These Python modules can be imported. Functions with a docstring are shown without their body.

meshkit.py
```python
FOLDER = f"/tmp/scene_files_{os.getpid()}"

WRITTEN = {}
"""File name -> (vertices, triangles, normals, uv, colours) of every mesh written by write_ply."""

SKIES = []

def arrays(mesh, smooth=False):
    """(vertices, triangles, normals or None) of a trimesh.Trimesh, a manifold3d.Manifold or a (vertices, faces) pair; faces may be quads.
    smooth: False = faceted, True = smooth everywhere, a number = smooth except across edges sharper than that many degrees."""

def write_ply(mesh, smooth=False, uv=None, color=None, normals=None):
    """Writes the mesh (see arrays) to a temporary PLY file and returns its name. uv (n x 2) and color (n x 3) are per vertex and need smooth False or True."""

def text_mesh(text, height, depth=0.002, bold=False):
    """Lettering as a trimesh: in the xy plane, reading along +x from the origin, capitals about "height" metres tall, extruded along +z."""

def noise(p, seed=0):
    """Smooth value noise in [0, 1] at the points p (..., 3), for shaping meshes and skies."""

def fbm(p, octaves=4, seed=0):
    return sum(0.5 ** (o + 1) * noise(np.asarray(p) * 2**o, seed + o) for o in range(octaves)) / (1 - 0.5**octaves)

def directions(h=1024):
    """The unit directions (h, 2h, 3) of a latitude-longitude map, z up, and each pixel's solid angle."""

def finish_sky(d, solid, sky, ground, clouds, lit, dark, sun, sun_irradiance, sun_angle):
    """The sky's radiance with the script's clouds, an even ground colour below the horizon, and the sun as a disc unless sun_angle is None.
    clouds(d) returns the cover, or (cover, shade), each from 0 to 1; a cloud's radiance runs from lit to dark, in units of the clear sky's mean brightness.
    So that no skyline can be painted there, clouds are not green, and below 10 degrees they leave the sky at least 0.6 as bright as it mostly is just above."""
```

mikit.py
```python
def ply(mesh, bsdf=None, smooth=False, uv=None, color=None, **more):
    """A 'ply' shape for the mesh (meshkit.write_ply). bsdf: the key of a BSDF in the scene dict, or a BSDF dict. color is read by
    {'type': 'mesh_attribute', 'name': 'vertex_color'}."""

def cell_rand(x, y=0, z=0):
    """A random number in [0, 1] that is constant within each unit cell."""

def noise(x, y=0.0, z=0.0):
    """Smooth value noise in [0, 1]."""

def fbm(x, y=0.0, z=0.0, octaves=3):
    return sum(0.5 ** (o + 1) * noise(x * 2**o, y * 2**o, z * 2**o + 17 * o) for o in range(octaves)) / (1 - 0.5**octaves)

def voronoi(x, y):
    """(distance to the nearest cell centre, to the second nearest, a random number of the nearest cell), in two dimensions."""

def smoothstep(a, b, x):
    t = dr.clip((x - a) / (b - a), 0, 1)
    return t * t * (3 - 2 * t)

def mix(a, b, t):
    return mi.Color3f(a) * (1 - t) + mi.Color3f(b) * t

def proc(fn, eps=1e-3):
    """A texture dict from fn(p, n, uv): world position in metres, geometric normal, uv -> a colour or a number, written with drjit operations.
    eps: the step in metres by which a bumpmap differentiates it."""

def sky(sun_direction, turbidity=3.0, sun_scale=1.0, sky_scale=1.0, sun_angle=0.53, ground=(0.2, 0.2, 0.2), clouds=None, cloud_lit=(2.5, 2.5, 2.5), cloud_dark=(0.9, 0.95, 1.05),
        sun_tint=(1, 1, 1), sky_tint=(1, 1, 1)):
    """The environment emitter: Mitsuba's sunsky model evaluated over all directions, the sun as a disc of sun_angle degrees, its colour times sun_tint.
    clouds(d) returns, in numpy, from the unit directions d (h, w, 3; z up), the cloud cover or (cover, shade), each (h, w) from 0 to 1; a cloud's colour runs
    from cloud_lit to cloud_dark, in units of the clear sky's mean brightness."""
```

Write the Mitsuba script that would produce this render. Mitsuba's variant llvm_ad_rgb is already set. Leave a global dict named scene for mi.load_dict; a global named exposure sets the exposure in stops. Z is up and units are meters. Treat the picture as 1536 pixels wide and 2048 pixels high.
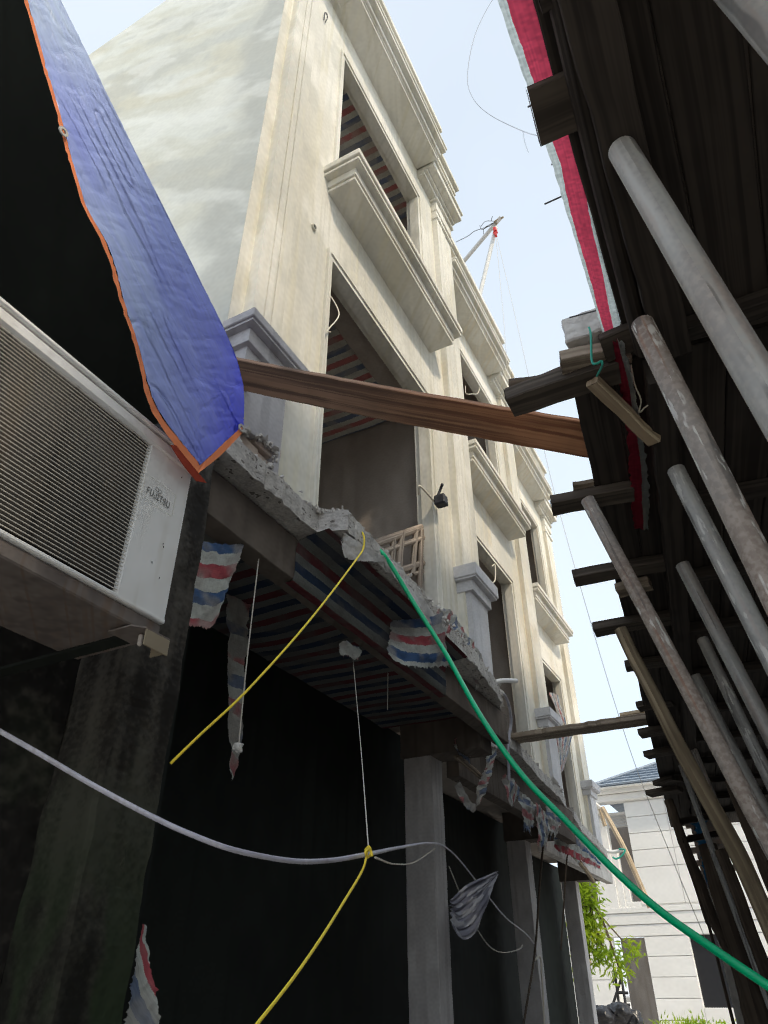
import math, random
import numpy as np, trimesh, drjit as dr, mitsuba as mi, mikit, meshkit
from shapely.geometry import Polygon, box as sbox
from mikit import noise, fbm, smoothstep, mix
random.seed(7); rng = np.random.default_rng(7)
T4 = mi.ScalarTransform4f
scene, labels = {'type': 'scene'}, {}

# ---------------------------------------------------------------- camera, sky, exposure
EYE = (0.0, 0.0, 1.6)
scene['camera'] = {'type': 'perspective', 'fov': 56.77, 'fov_axis': 'x', 'near_clip': 0.05, 'far_clip': 400.0,
                   'to_world': T4().look_at(origin=EYE, target=(-3.85,7.305,7.24), up=(0.266,-0.497,0.826))}
SUN = (1.0, -0.45, 1.05)
def haze_cloud(d):
    n = meshkit.fbm(d * 2.2, 4, 3)
    return 0.62 + 0.2 * (n - 0.5), np.clip(0.55 - 0.9 * (n - 0.35), 0, 1) * 0.6
scene['sky'] = mikit.sky(SUN, turbidity=6.0, sun_scale=0.29, sun_angle=3.5, clouds=haze_cloud, cloud_lit=(1.34, 1.42, 1.44), cloud_dark=(1.12, 1.22, 1.27), ground=(0.25, 0.24, 0.22), sun_tint=(0.96, 1.0, 1.03))
exposure = 2.82

# ---------------------------------------------------------------- materials
def C3(a): return mi.Color3f(a[0], a[1], a[2])
def mat(name, fn, rough=0.85, bump=None, eps=2e-3, **more):
    b = {'type': 'principled', 'base_color': mikit.proc(fn) if callable(fn) else {'type': 'rgb', 'value': list(fn)}, 'roughness': rough, 'specular': 0.3, **more}
    if bump is not None:
        b = {'type': 'bumpmap', 'arbitrary': mikit.proc(bump, eps), 'scale': 1.0, 'bsdf': b}
    scene['mat_' + name] = {'type': 'twosided', 'bsdf': b}
    return 'mat_' + name
def mottled(a, b, c, s=1.0, streak=0.5):
    def fn(p, n, uv):
        big = fbm(p.x * 1.1 * s + 3, p.y * 1.1 * s, p.z * 0.8 * s, 3)
        mid = fbm(p.x * 6 * s, p.y * 6 * s, p.z * 3 * s + 9, 2)
        st = noise((p.x + p.y) * 16 * s, p.z * 0.7, 5.0)
        fine = noise(p.x * 70, p.y * 70, p.z * 70)
        col = mix(a, b, smoothstep(0.32, 0.66, big * 0.6 + mid * 0.4))
        col = mix(col, c, streak * smoothstep(0.5, 0.85, st * 0.55 + mid * 0.45))
        return col * (0.92 + 0.16 * fine)
    return fn
def facade(p, n, uv):
    big = fbm(p.x * 0.9, p.y * 0.9 + 4, p.z * 0.7, 3)
    mid = fbm(p.x * 4, p.y * 4, p.z * 2.2 + 9, 3)
    st = fbm((p.y + p.x) * 22, p.z * 0.55, 2.0, 2)
    fine = noise(p.x * 45, p.y * 45, p.z * 30)
    sun_warm = smoothstep(4.0, 9.0, p.y)  # sun warmth painted into the plaster of the farther houses
    col = mix((0.50, 0.49, 0.445), (0.60, 0.595, 0.56), smoothstep(0.38, 0.6, big))
    col = mix(col, mix((0.43, 0.43, 0.40), (0.50, 0.465, 0.39), sun_warm), 0.55 * smoothstep(0.52, 0.7, mid))
    col = mix(col, mix((0.52, 0.50, 0.42), (0.60, 0.54, 0.43), sun_warm), 0.6 * smoothstep(0.52, 0.72, st))
    tr = fbm(p.y * 2.2 + p.x * 5 + 11, p.z * 1.3, 7.0, 4)
    col = mix(col, (0.47, 0.47, 0.45), 0.45 * smoothstep(0.53, 0.68, tr))
    col = mix(col, (0.67, 0.665, 0.64), 0.5 * smoothstep(0.48, 0.34, tr))
    drip = smoothstep(0.50, 0.72, fbm((p.y + p.x * 0.7) * 30, p.z * 0.8, 5.0, 2)) * smoothstep(0.35, 0.65, noise(p.y * 1.3, p.z * 0.9, 3.0))
    col = mix(col, (0.42, 0.41, 0.365), 0.30 * drip)
    return col * (0.95 + 0.10 * fine) * mi.Color3f(1.06, 1.04, 0.99)
mat('facade', facade, 0.9, bump=lambda p, n, uv: 0.0016 * fbm(p.x * 30, p.y * 30, p.z * 22, 2) + 0.004 * fbm(p.x * 4, p.y * 4, p.z * 3, 2))
def skim(p, n, uv):
    q = p.z * 1.0 + p.x * 0.75
    r = p.x * 1.0 - p.z * 0.75
    w = fbm(r * 0.55 + 3, 1.0, q * 1.7, 4)
    fr = fbm(p.x * 7, 4.0, p.z * 5, 4)
    fine = noise(p.x * 40, p.y, p.z * 40)
    edge = p.x + 0.34 + 0.55 * (fbm(p.x * 2.0, 9.0, p.z * 1.3, 4) - 0.5) + 2.0
    grey = dr.maximum(smoothstep(-0.14, 0.14, edge), 0.62 * smoothstep(0.49, 0.64, w * 0.75 + fr * 0.25))
    col = mix((0.585, 0.605, 0.56), (0.53, 0.54, 0.48), smoothstep(0.4, 0.62, fbm(r * 0.8 + 7, 2.0, q * 2.4, 3)))
    col = mix(col, (0.52, 0.505, 0.41), 0.6 * smoothstep(0.52, 0.68, fbm(r * 0.7 + 17, 5.0, q * 2.0, 3)))
    col = mix(col, (0.40, 0.415, 0.39), grey * 0.85)
    col = mix(col, (0.70, 0.72, 0.69), 0.35 * smoothstep(0.50, 0.70, fbm(r * 1.2 + 31, 2.0, q * 3.4, 4)))
    return col * (0.96 + 0.08 * fine) * (0.95 + 0.1 * fr)
mat('skim', skim, 0.9, bump=lambda p, n, uv: 0.006 * fbm(p.x * 5, p.y * 5, p.z * 5, 4))
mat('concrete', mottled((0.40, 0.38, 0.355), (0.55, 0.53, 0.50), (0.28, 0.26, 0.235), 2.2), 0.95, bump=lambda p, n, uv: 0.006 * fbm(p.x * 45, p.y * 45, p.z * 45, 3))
_bc = mottled((0.42, 0.40, 0.375), (0.57, 0.55, 0.52), (0.30, 0.28, 0.26), 2.2)
def bccol(p, n, uv):
    pit = smoothstep(0.70, 0.76, noise(p.x * 70, p.y * 70, p.z * 70) * 0.6 + 0.4 * noise(p.x * 33, p.y * 33, p.z * 33)); ag = fbm(p.x * 110, p.y * 110, p.z * 110, 2)
    return mix(_bc(p, n, uv) * (0.60 + 0.5 * ag), (0.10, 0.09, 0.08), 0.85 * pit)
mat('broken_concrete', bccol, 0.95, bump=lambda p, n, uv: 0.010 * fbm(p.x * 55, p.y * 55, p.z * 55, 4) - 0.010 * smoothstep(0.66, 0.74, noise(p.x * 42, p.y * 42, p.z * 42)))
mat('column_concrete', mottled((0.36, 0.345, 0.34), (0.46, 0.445, 0.44), (0.27, 0.25, 0.245), 2.2), 0.95, bump=lambda p, n, uv: 0.004 * fbm(p.x * 40, p.y * 40, p.z * 40, 3))
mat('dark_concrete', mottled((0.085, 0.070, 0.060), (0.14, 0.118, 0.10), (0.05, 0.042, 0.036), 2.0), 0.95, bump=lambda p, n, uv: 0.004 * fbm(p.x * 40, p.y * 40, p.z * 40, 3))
mat('grey_render', mottled((0.46, 0.46, 0.475), (0.56, 0.56, 0.575), (0.38, 0.38, 0.39), 1.3), 0.9, bump=lambda p, n, uv: 0.003 * fbm(p.x * 18, p.y * 18, p.z * 18, 3))
def mossy(p, n, uv):
    m = fbm(p.x * 5, p.y * 5, p.z * 3.2, 4); s = fbm((p.x + p.y) * 14, p.z * 1.1, 3.0, 3)
    g = fbm(p.x * 30, p.y * 30, p.z * 30, 3)
    col = mix((0.012, 0.011, 0.010), (0.055, 0.05, 0.042), smoothstep(0.45, 0.75, m * 0.5 + g * 0.5))
    col = mix(col, (0.012, 0.026, 0.009), 0.75 * smoothstep(0.48, 0.66, m) * smoothstep(3.0, 0.8, p.z))
    return mix(col, (0.015, 0.013, 0.012), 0.7 * smoothstep(0.5, 0.7, s))
def pierm(p, n, uv):
    m = fbm(p.x * 7, p.y * 7, p.z * 2.5, 4); g = fbm(p.x * 85, p.y * 85, p.z * 75, 3)
    col = mix((0.018, 0.016, 0.014), (0.085, 0.078, 0.068), smoothstep(0.36, 0.66, m * 0.55 + g * 0.2 + 0.25 * fbm((p.y + p.x) * 22, p.z * 1.6, 4.0, 3)))
    col = col * mix((0.42, 0.46, 0.38), (1.0, 1.0, 1.0), smoothstep(1.2, 2.7, p.z + 0.8 * (m - 0.5)))
    col = mix(col, (0.014, 0.028, 0.010), smoothstep(2.6, 1.2, p.z) * smoothstep(0.42, 0.62, m))
    return mix(col, (0.24, 0.11, 0.06), smoothstep(1.15, 0.95, p.z) * smoothstep(1.66, 1.70, p.y) * smoothstep(0.45, 0.55, g))
mat('pier', pierm, 0.95, bump=lambda p, n, uv: 0.010 * fbm(p.x * 40, p.y * 40, p.z * 36, 4))
mat('mossy', mossy, 0.95, bump=lambda p, n, uv: 0.012 * fbm(p.x * 26, p.y * 26, p.z * 22, 4))
mat('interior', mottled((0.27, 0.235, 0.205), (0.36, 0.32, 0.285), (0.20, 0.17, 0.15), 1.0), 0.95)
mat('near_black', mottled((0.008, 0.010, 0.009), (0.014, 0.018, 0.015), (0.005, 0.006, 0.005), 1.5), 0.9)  # near-black; on the ground-floor panels it stands in for deep shade
def grain(a, b, k=1.0):
    def fn(p, n, uv):
        g = fbm(uv.x * 1.1, uv.y * 75 * k + 1.2 * noise(uv.x * 1.5, uv.y * 6, 2.0), 3.0, 3)
        kn = noise(uv.x * 5, uv.y * 16, 7.0)
        dirt = fbm(p.x * 7, p.y * 7, p.z * 7, 3)
        col = mix(a, b, smoothstep(0.3, 0.72, g))
        col = mix(col, C3(a) * 0.5, 0.7 * smoothstep(0.72, 0.9, kn * 0.6 + 0.4 * fbm(uv.x * 2, uv.y * 8, 4.0, 2)))
        return col * (0.72 + 0.56 * dirt)
    return fn
def gb(p, n, uv): return 0.0008 * fbm(uv.x * 2, uv.y * 130, 1.0, 3)
_ga, _gb = grain((0.11, 0.066, 0.043), (0.26, 0.155, 0.098)), grain((0.21, 0.085, 0.042), (0.42, 0.20, 0.10))
mat('red_wood', lambda p, n, uv: mix(_ga(p, n, uv), _gb(p, n, uv), smoothstep(-1.3, -0.5, p.x + 0.5 * (fbm(p.x * 3, p.y * 3, uv.y * 8, 3) - 0.5))), 0.6, bump=gb)
mat('form_wood', grain((0.026, 0.021, 0.018), (0.050, 0.041, 0.034)), 0.85, bump=gb)
mat('stub_wood', grain((0.045, 0.036, 0.029), (0.095, 0.078, 0.062)), 0.85, bump=gb)
mat('grey_wood', grain((0.17, 0.135, 0.10), (0.34, 0.28, 0.22)), 0.85, bump=gb)
mat('frame_wood', grain((0.19, 0.15, 0.12), (0.36, 0.30, 0.24)), 0.85, bump=gb)
mat('pale_wood', grain((0.33, 0.25, 0.165), (0.55, 0.45, 0.32)), 0.8, bump=gb)
mat('bark', grain((0.20, 0.155, 0.10), (0.42, 0.34, 0.23), 0.4), 0.9, bump=lambda p, n, uv: 0.004 * fbm(p.x * 40, p.y * 40, p.z * 12, 3))
mat('dark_bark', grain((0.06, 0.045, 0.035), (0.13, 0.10, 0.075), 0.4), 0.9, bump=lambda p, n, uv: 0.004 * fbm(p.x * 40, p.y * 40, p.z * 12, 3))
def steel(r0, pale):
    def fn(p, n, uv):
        r = fbm(p.x * 4, p.y * 4, p.z * 1.8 + 3, 4); sp = fbm(p.x * 90, p.y * 90, p.z * 70, 3); sc = fbm(uv.x * 2.5, uv.y * 34, 2.0, 3)
        col = mix((0.33, 0.325, 0.31), (0.47, 0.47, 0.445), smoothstep(0.32, 0.68, sc * 0.7 + sp * 0.3))
        rust = mix((0.25, 0.19, 0.155), (0.38, 0.32, 0.275), smoothstep(0.3, 0.7, sp))
        col = mix(col, rust, smoothstep(r0 - 0.05, r0 + 0.35, r * 0.75 + sp * 0.25) * pale)
        col = mix(col, (0.30, 0.12, 0.055), 0.55 * smoothstep(0.60, 0.76, fbm(uv.x * 1.6 + 5, uv.y * 26, 9.0, 3)) * (1.25 - r0 * 1.9))
        col = mix(col, (0.10, 0.095, 0.09), 0.6 * smoothstep(0.66, 0.76, fbm(uv.x * 3 + 15, uv.y * 20, 19.0, 3)))
        return mix(col, (0.68, 0.67, 0.63), 0.8 * smoothstep(0.66, 0.76, fbm(uv.x * 14, uv.y * 45, 4.0, 3)) * smoothstep(0.45, 0.6, noise(uv.x * 2.2, 1.0, 6.0)))
    return fn
mat('steel', steel(0.50, 0.7), 0.55, metallic=0.15)
mat('rusty', steel(0.26, 0.9), 0.75)
mat('post_shaded', mottled((0.30, 0.29, 0.305), (0.40, 0.39, 0.40), (0.24, 0.235, 0.245), 1.6), 0.9, bump=lambda p, n, uv: 0.003 * fbm(p.x * 18, p.y * 18, p.z * 18, 3))  # render of the near post, darkened for the shadow it sits in
mat('bounce_white', (0.80, 0.80, 0.78), 0.8)  # kept bright so the added walls return skylight
def enamel(p, n, uv):
    st = fbm(p.y * 40, p.z * 5, 2.0, 2); d = fbm(p.y * 9, p.z * 7, p.x * 9, 3)
    return mix((0.68, 0.69, 0.69), (0.57, 0.565, 0.54), 0.6 * smoothstep(0.45, 0.75, d) + 0.4 * smoothstep(0.55, 0.8, st))
mat('enamel', enamel, 0.7, specular=0.15)
mat('fin', (0.52, 0.50, 0.45), 0.5)
mat('ac_inside', mottled((0.03, 0.028, 0.026), (0.06, 0.055, 0.05), (0.05, 0.035, 0.02), 2.0), 0.9)
mat('ac_pan', mottled((0.10, 0.085, 0.08), (0.16, 0.14, 0.13), (0.12, 0.07, 0.04), 6.0), 0.85)
mat('print_grey', (0.13, 0.13, 0.12), 0.6)
mat('print_faint', (0.52, 0.52, 0.44), 0.6)
mat('dark_metal', (0.035, 0.035, 0.04), 0.6)
mat('white_paint', (0.62, 0.62, 0.60), 0.6)
mat('red_paint', (0.55, 0.05, 0.05), 0.5)
mat('green_hose', (0.0, 0.46, 0.19), 0.32, specular=0.5)
mat('yellow_rope', (0.85, 0.66, 0.06), 0.5)
mat('string', (0.55, 0.52, 0.47), 0.8)
mat('conduit', mottled((0.36, 0.36, 0.42), (0.46, 0.46, 0.52), (0.26, 0.24, 0.24), 6.0), 0.38, specular=0.5)
mat('wire', (0.10, 0.10, 0.10), 0.6)
mat('string_grey', (0.28, 0.28, 0.28), 0.7)
mat('pale_wire', (0.62, 0.58, 0.48), 0.6)
mat('green_wire', (0.03, 0.30, 0.22), 0.5)
def brickcol(p, n, uv): return mix((0.34, 0.25, 0.20), (0.50, 0.44, 0.39), fbm(p.x * 30, p.y * 30, p.z * 30, 3))
mat('brick', brickcol, 0.95)
def cladding(p, n, uv):
    return mix((0.66, 0.65, 0.625), (0.76, 0.755, 0.735), fbm(p.x * 0.9, p.y, p.z * 1.4, 4)) * (0.97 + 0.06 * noise(p.x * 14, p.y, p.z * 14))
mat('cladding', cladding, 0.75)
mat('slate', mottled((0.20, 0.245, 0.30), (0.28, 0.325, 0.38), (0.16, 0.20, 0.25), 1.0), 0.6)
mat('ground', mottled((0.40, 0.38, 0.35), (0.52, 0.50, 0.47), (0.30, 0.28, 0.25), 0.6), 0.95, bump=lambda p, n, uv: 0.02 * fbm(p.x * 6, p.y * 6, 0.0, 4))
def leafcol(p, n, uv): return mix((0.11, 0.26, 0.02), (0.50, 0.60, 0.05), fbm(p.x * 3, p.y * 3, p.z * 3, 2))
scene['mat_leaf'] = {'type': 'principledthin', 'base_color': mikit.proc(leafcol), 'roughness': 0.6, 'diff_trans': 1.1}
# woven plastic sheet: red, grey-white and blue stripes over v (metres), period 0.27 m
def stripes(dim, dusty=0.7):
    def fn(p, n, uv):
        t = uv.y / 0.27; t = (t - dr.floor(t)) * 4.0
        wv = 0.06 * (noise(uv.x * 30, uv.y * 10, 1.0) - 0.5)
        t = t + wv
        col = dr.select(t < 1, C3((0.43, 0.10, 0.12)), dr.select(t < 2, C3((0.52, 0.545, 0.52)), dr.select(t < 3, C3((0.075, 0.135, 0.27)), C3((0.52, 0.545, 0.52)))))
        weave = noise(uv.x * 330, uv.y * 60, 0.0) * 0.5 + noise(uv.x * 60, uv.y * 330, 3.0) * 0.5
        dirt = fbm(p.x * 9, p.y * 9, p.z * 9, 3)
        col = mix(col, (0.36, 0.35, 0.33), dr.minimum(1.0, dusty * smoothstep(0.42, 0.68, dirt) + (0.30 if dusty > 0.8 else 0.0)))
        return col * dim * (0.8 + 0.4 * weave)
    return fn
scene['mat_stripe'] = {'type': 'principledthin', 'base_color': mikit.proc(stripes(1.0)), 'roughness': 0.55, 'diff_trans': 0.75}
def ceil_tint(p, n, uv): return mix(stripes(1.15, 0.5)(p, n, uv), (0.40, 0.36, 0.29), 0.25)
mat('stripe_solid', ceil_tint, 0.8)
mat('stripe_shaded', stripes(0.22, 0.55), 0.9)  # same striped sheet with ground-floor shade multiplied into the colour
def tilt(p, n, uv): return stripes(1.0)(p, n, mi.Point2f(uv.x * 0.8 - uv.y * 0.6, uv.y * 0.8 - uv.x * 1.6))
scene['mat_stripe_tilt'] = {'type': 'principledthin', 'base_color': mikit.proc(tilt), 'roughness': 0.6, 'diff_trans': 0.6}
scene['mat_rag'] = {'type': 'principledthin', 'base_color': mikit.proc(stripes(1.0, 0.85)), 'roughness': 0.7, 'diff_trans': 0.6}
def cement_cloth(p, n, uv): return mix((0.34, 0.33, 0.32), (0.50, 0.49, 0.48), fbm(p.x * 20, p.y * 20, p.z * 20, 3)) * (0.9 + 0.2 * noise(uv.x * 200, uv.y * 200, 0.0))
mat('cement_cloth', cement_cloth, 0.9)
def redcol(p, n, uv):
    t = uv.y + 0.10 * (noise(uv.x * 5, 0.0, 1.0) - 0.5) + 0.03 * (noise(uv.x * 60, uv.y * 4, 1.0) - 0.5)
    col = dr.select((t > 0.15) & (t < 0.66), C3((0.88, 0.10, 0.17)), C3((0.90, 0.96, 0.90)))
    return col * (0.62 + 0.30 * noise(uv.x * 160, uv.y * 10, 0.0) + 0.22 * noise(uv.x * 10, uv.y * 34, 5.0))
scene['mat_red_stripe'] = {'type': 'principledthin', 'base_color': mikit.proc(redcol), 'roughness': 0.5, 'diff_trans': 1.75}
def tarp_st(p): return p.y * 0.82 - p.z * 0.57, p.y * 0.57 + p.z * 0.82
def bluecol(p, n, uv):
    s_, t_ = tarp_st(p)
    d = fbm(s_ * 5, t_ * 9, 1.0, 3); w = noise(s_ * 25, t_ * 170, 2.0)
    sky_sheen = (0.45 + 0.55 * smoothstep(0.35, 0.6, fbm(s_ * 1.2 + 4, t_ * 2.6, 3.0, 2))) * (0.85 + 0.3 * noise(s_ * 8, t_ * 45, 5.0)) * smoothstep(1.42, 0.75, p.y)  # sky reflection painted as a paling toward the upper end
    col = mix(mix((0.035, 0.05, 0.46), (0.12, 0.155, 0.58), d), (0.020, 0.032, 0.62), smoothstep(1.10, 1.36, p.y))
    return mix(col, (0.37, 0.47, 0.62), 0.8 * sky_sheen) * (0.92 + 0.16 * w)
def bluebump(p, n, uv):
    s_, t_ = tarp_st(p)
    wv = t_ + 0.03 * fbm(s_ * 3, t_ * 3, 9.0, 2)
    f = dr.abs(noise(s_ * 5, wv * 26, 2.0) - 0.5)
    crease = smoothstep(0.06, 0.0, f) * smoothstep(0.45, 0.7, noise(s_ * 4, wv * 9, 6.0)) * smoothstep(0.6, 1.05, p.y + 0.4 * noise(s_ * 3, t_ * 3, 8.0))
    f2 = dr.abs(fbm(s_ * 7 + t_ * 5, t_ * 6 - s_ * 2, 4.0, 2) - 0.5)
    return 0.0008 * fbm(s_ * 5, t_ * 34, 1.0, 3) - 0.0060 * crease - 0.0005 * smoothstep(0.02, 0.0, f2)
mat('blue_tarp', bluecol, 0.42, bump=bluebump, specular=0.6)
scene['mat_orange_hem'] = {'type': 'principledthin', 'base_color': {'type': 'rgb', 'value': [0.86, 0.29, 0.14]}, 'roughness': 0.4, 'diff_trans': 0.5}
scene['mat_rag_net'] = {'type': 'principledthin', 'base_color': mikit.proc(lambda p, n, uv: mix((0.30, 0.30, 0.36), (0.62, 0.62, 0.66), smoothstep(0.4, 0.6, noise(uv.x * 6, uv.y * 55, 1.0)))), 'roughness': 0.5, 'diff_trans': 0.8}
mat('bracket_paint', (0.25, 0.21, 0.15), 0.7)
mat('red_hem', (0.30, 0.05, 0.03), 0.5)
mat('black_plastic', (0.012, 0.012, 0.016), 0.35, specular=0.6)
mat('blue_sheet', (0.02, 0.16, 0.36), 0.6)

# ---------------------------------------------------------------- scene helpers
def key_for(name, parent=None):
    base = (parent + '__' if parent else '') + name
    k, i = base, 0
    while k in scene or k in labels or any(s.startswith(k + '__') for s in scene):
        i += 1; k = f'{base}_{i:03d}'
    return k
def thing(name, label, cat, group=None, kind=None):
    k = key_for(name); labels[k] = {'label': label, 'category': cat}
    if group: labels[k]['group'] = group
    if kind: labels[k]['kind'] = kind
    return k
def add(name, mesh, m, parent=None, smooth=False, uv=None, label=None, kind=None):
    k = key_for(name, parent)
    if isinstance(mesh, tuple): mesh, uv = mesh
    scene[k] = mikit.ply(mesh, m if m.startswith('mat_') else 'mat_' + m, smooth=smooth, uv=uv)
    if label or kind:
        labels[k] = {}
        if label: labels[k]['label'] = label
        if kind: labels[k]['kind'] = kind
    return k
def one(name, mesh, m, label, cat, group=None, smooth=False, kind=None):
    k = key_for(name); uv = None
    if isinstance(mesh, tuple): mesh, uv = mesh
    scene[k] = mikit.ply(mesh, 'mat_' + m, smooth=smooth, uv=uv)
    labels[k] = {'label': label, 'category': cat}
    if group: labels[k]['group'] = group
    if kind: labels[k]['kind'] = kind
    return k
def ground_like(name, mesh, m, label):
    scene[name] = mikit.ply(mesh, 'mat_' + m); labels[name] = {'label': label, 'kind': 'structure'}

def cat(ms): return trimesh.util.concatenate([m for m in ms if m is not None])
def bx(x0, x1, y0, y1, z0, z1, c=0.0):
    """box with chamfered edges (c metres)"""
    x0, x1 = min(x0, x1), max(x0, x1); y0, y1 = min(y0, y1), max(y0, y1); z0, z1 = min(z0, z1), max(z0, z1)
    if c <= 0:
        return trimesh.creation.box(bounds=[[x0, y0, z0], [x1, y1, z1]])
    p = []
    for sx in (0, 1):
        for sy in (0, 1):
            for sz in (0, 1):
                P = np.array([(x0, x1)[sx], (y0, y1)[sy], (z0, z1)[sz]]); d = np.array([1 - 2 * sx, 1 - 2 * sy, 1 - 2 * sz]) * c
                p += [P + np.array([0, d[1], d[2]]), P + np.array([d[0], 0, d[2]]), P + np.array([d[0], d[1], 0])]
    return trimesh.convex.convex_hull(np.array(p))
def rough(m, size=0.05, amp=0.01, freq=12.0, seed=0):
    m = m.subdivide_to_size(size, max_iter=12) if size else m
    m = trimesh.Trimesh(m.vertices, m.faces, process=True)
    v = np.array(m.vertices)
    d = np.stack([meshkit.fbm(v * freq + k * 13.7, 3, seed + k) - 0.5 for k in range(3)], -1)
    return trimesh.Trimesh(v + d * 2 * amp, m.faces, process=False)
def extr(poly, axis, a, b):
    """polygon extruded along an axis; polygon coordinates: x:(y,z) y:(x,z) z:(x,y)"""
    m = trimesh.creation.extrude_polygon(poly, b - a, engine='earcut'); v = np.array(m.vertices)
    if axis == 'x': w = np.stack([v[:, 2] + a, v[:, 0], v[:, 1]], -1)
    elif axis == 'y': w = np.stack([v[:, 0], v[:, 2] + a, v[:, 1]], -1)
    else: w = v + [0, 0, a]
    m = trimesh.Trimesh(w, m.faces, process=False); 
    if m.volume < 0: m.invert()
    return m
def smoothpath(pts, n=8):
    P = np.array(pts, float)
    if len(P) < 3: return np.linspace(P[0], P[-1], max(2, n))
    Q = np.vstack([2 * P[0] - P[1], P, 2 * P[-1] - P[-2]]); out = []
    for i in range(1, len(Q) - 2):
        for t in np.linspace(0, 1, n, endpoint=False):
            a, b, c, d = Q[i - 1:i + 3]
            out.append(0.5 * (2 * b + (c - a) * t + (2 * a - 5 * b + 4 * c - d) * t * t + (3 * b - 3 * c + d - a) * t ** 3))
    out.append(P[-1]); return np.array(out)
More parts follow.
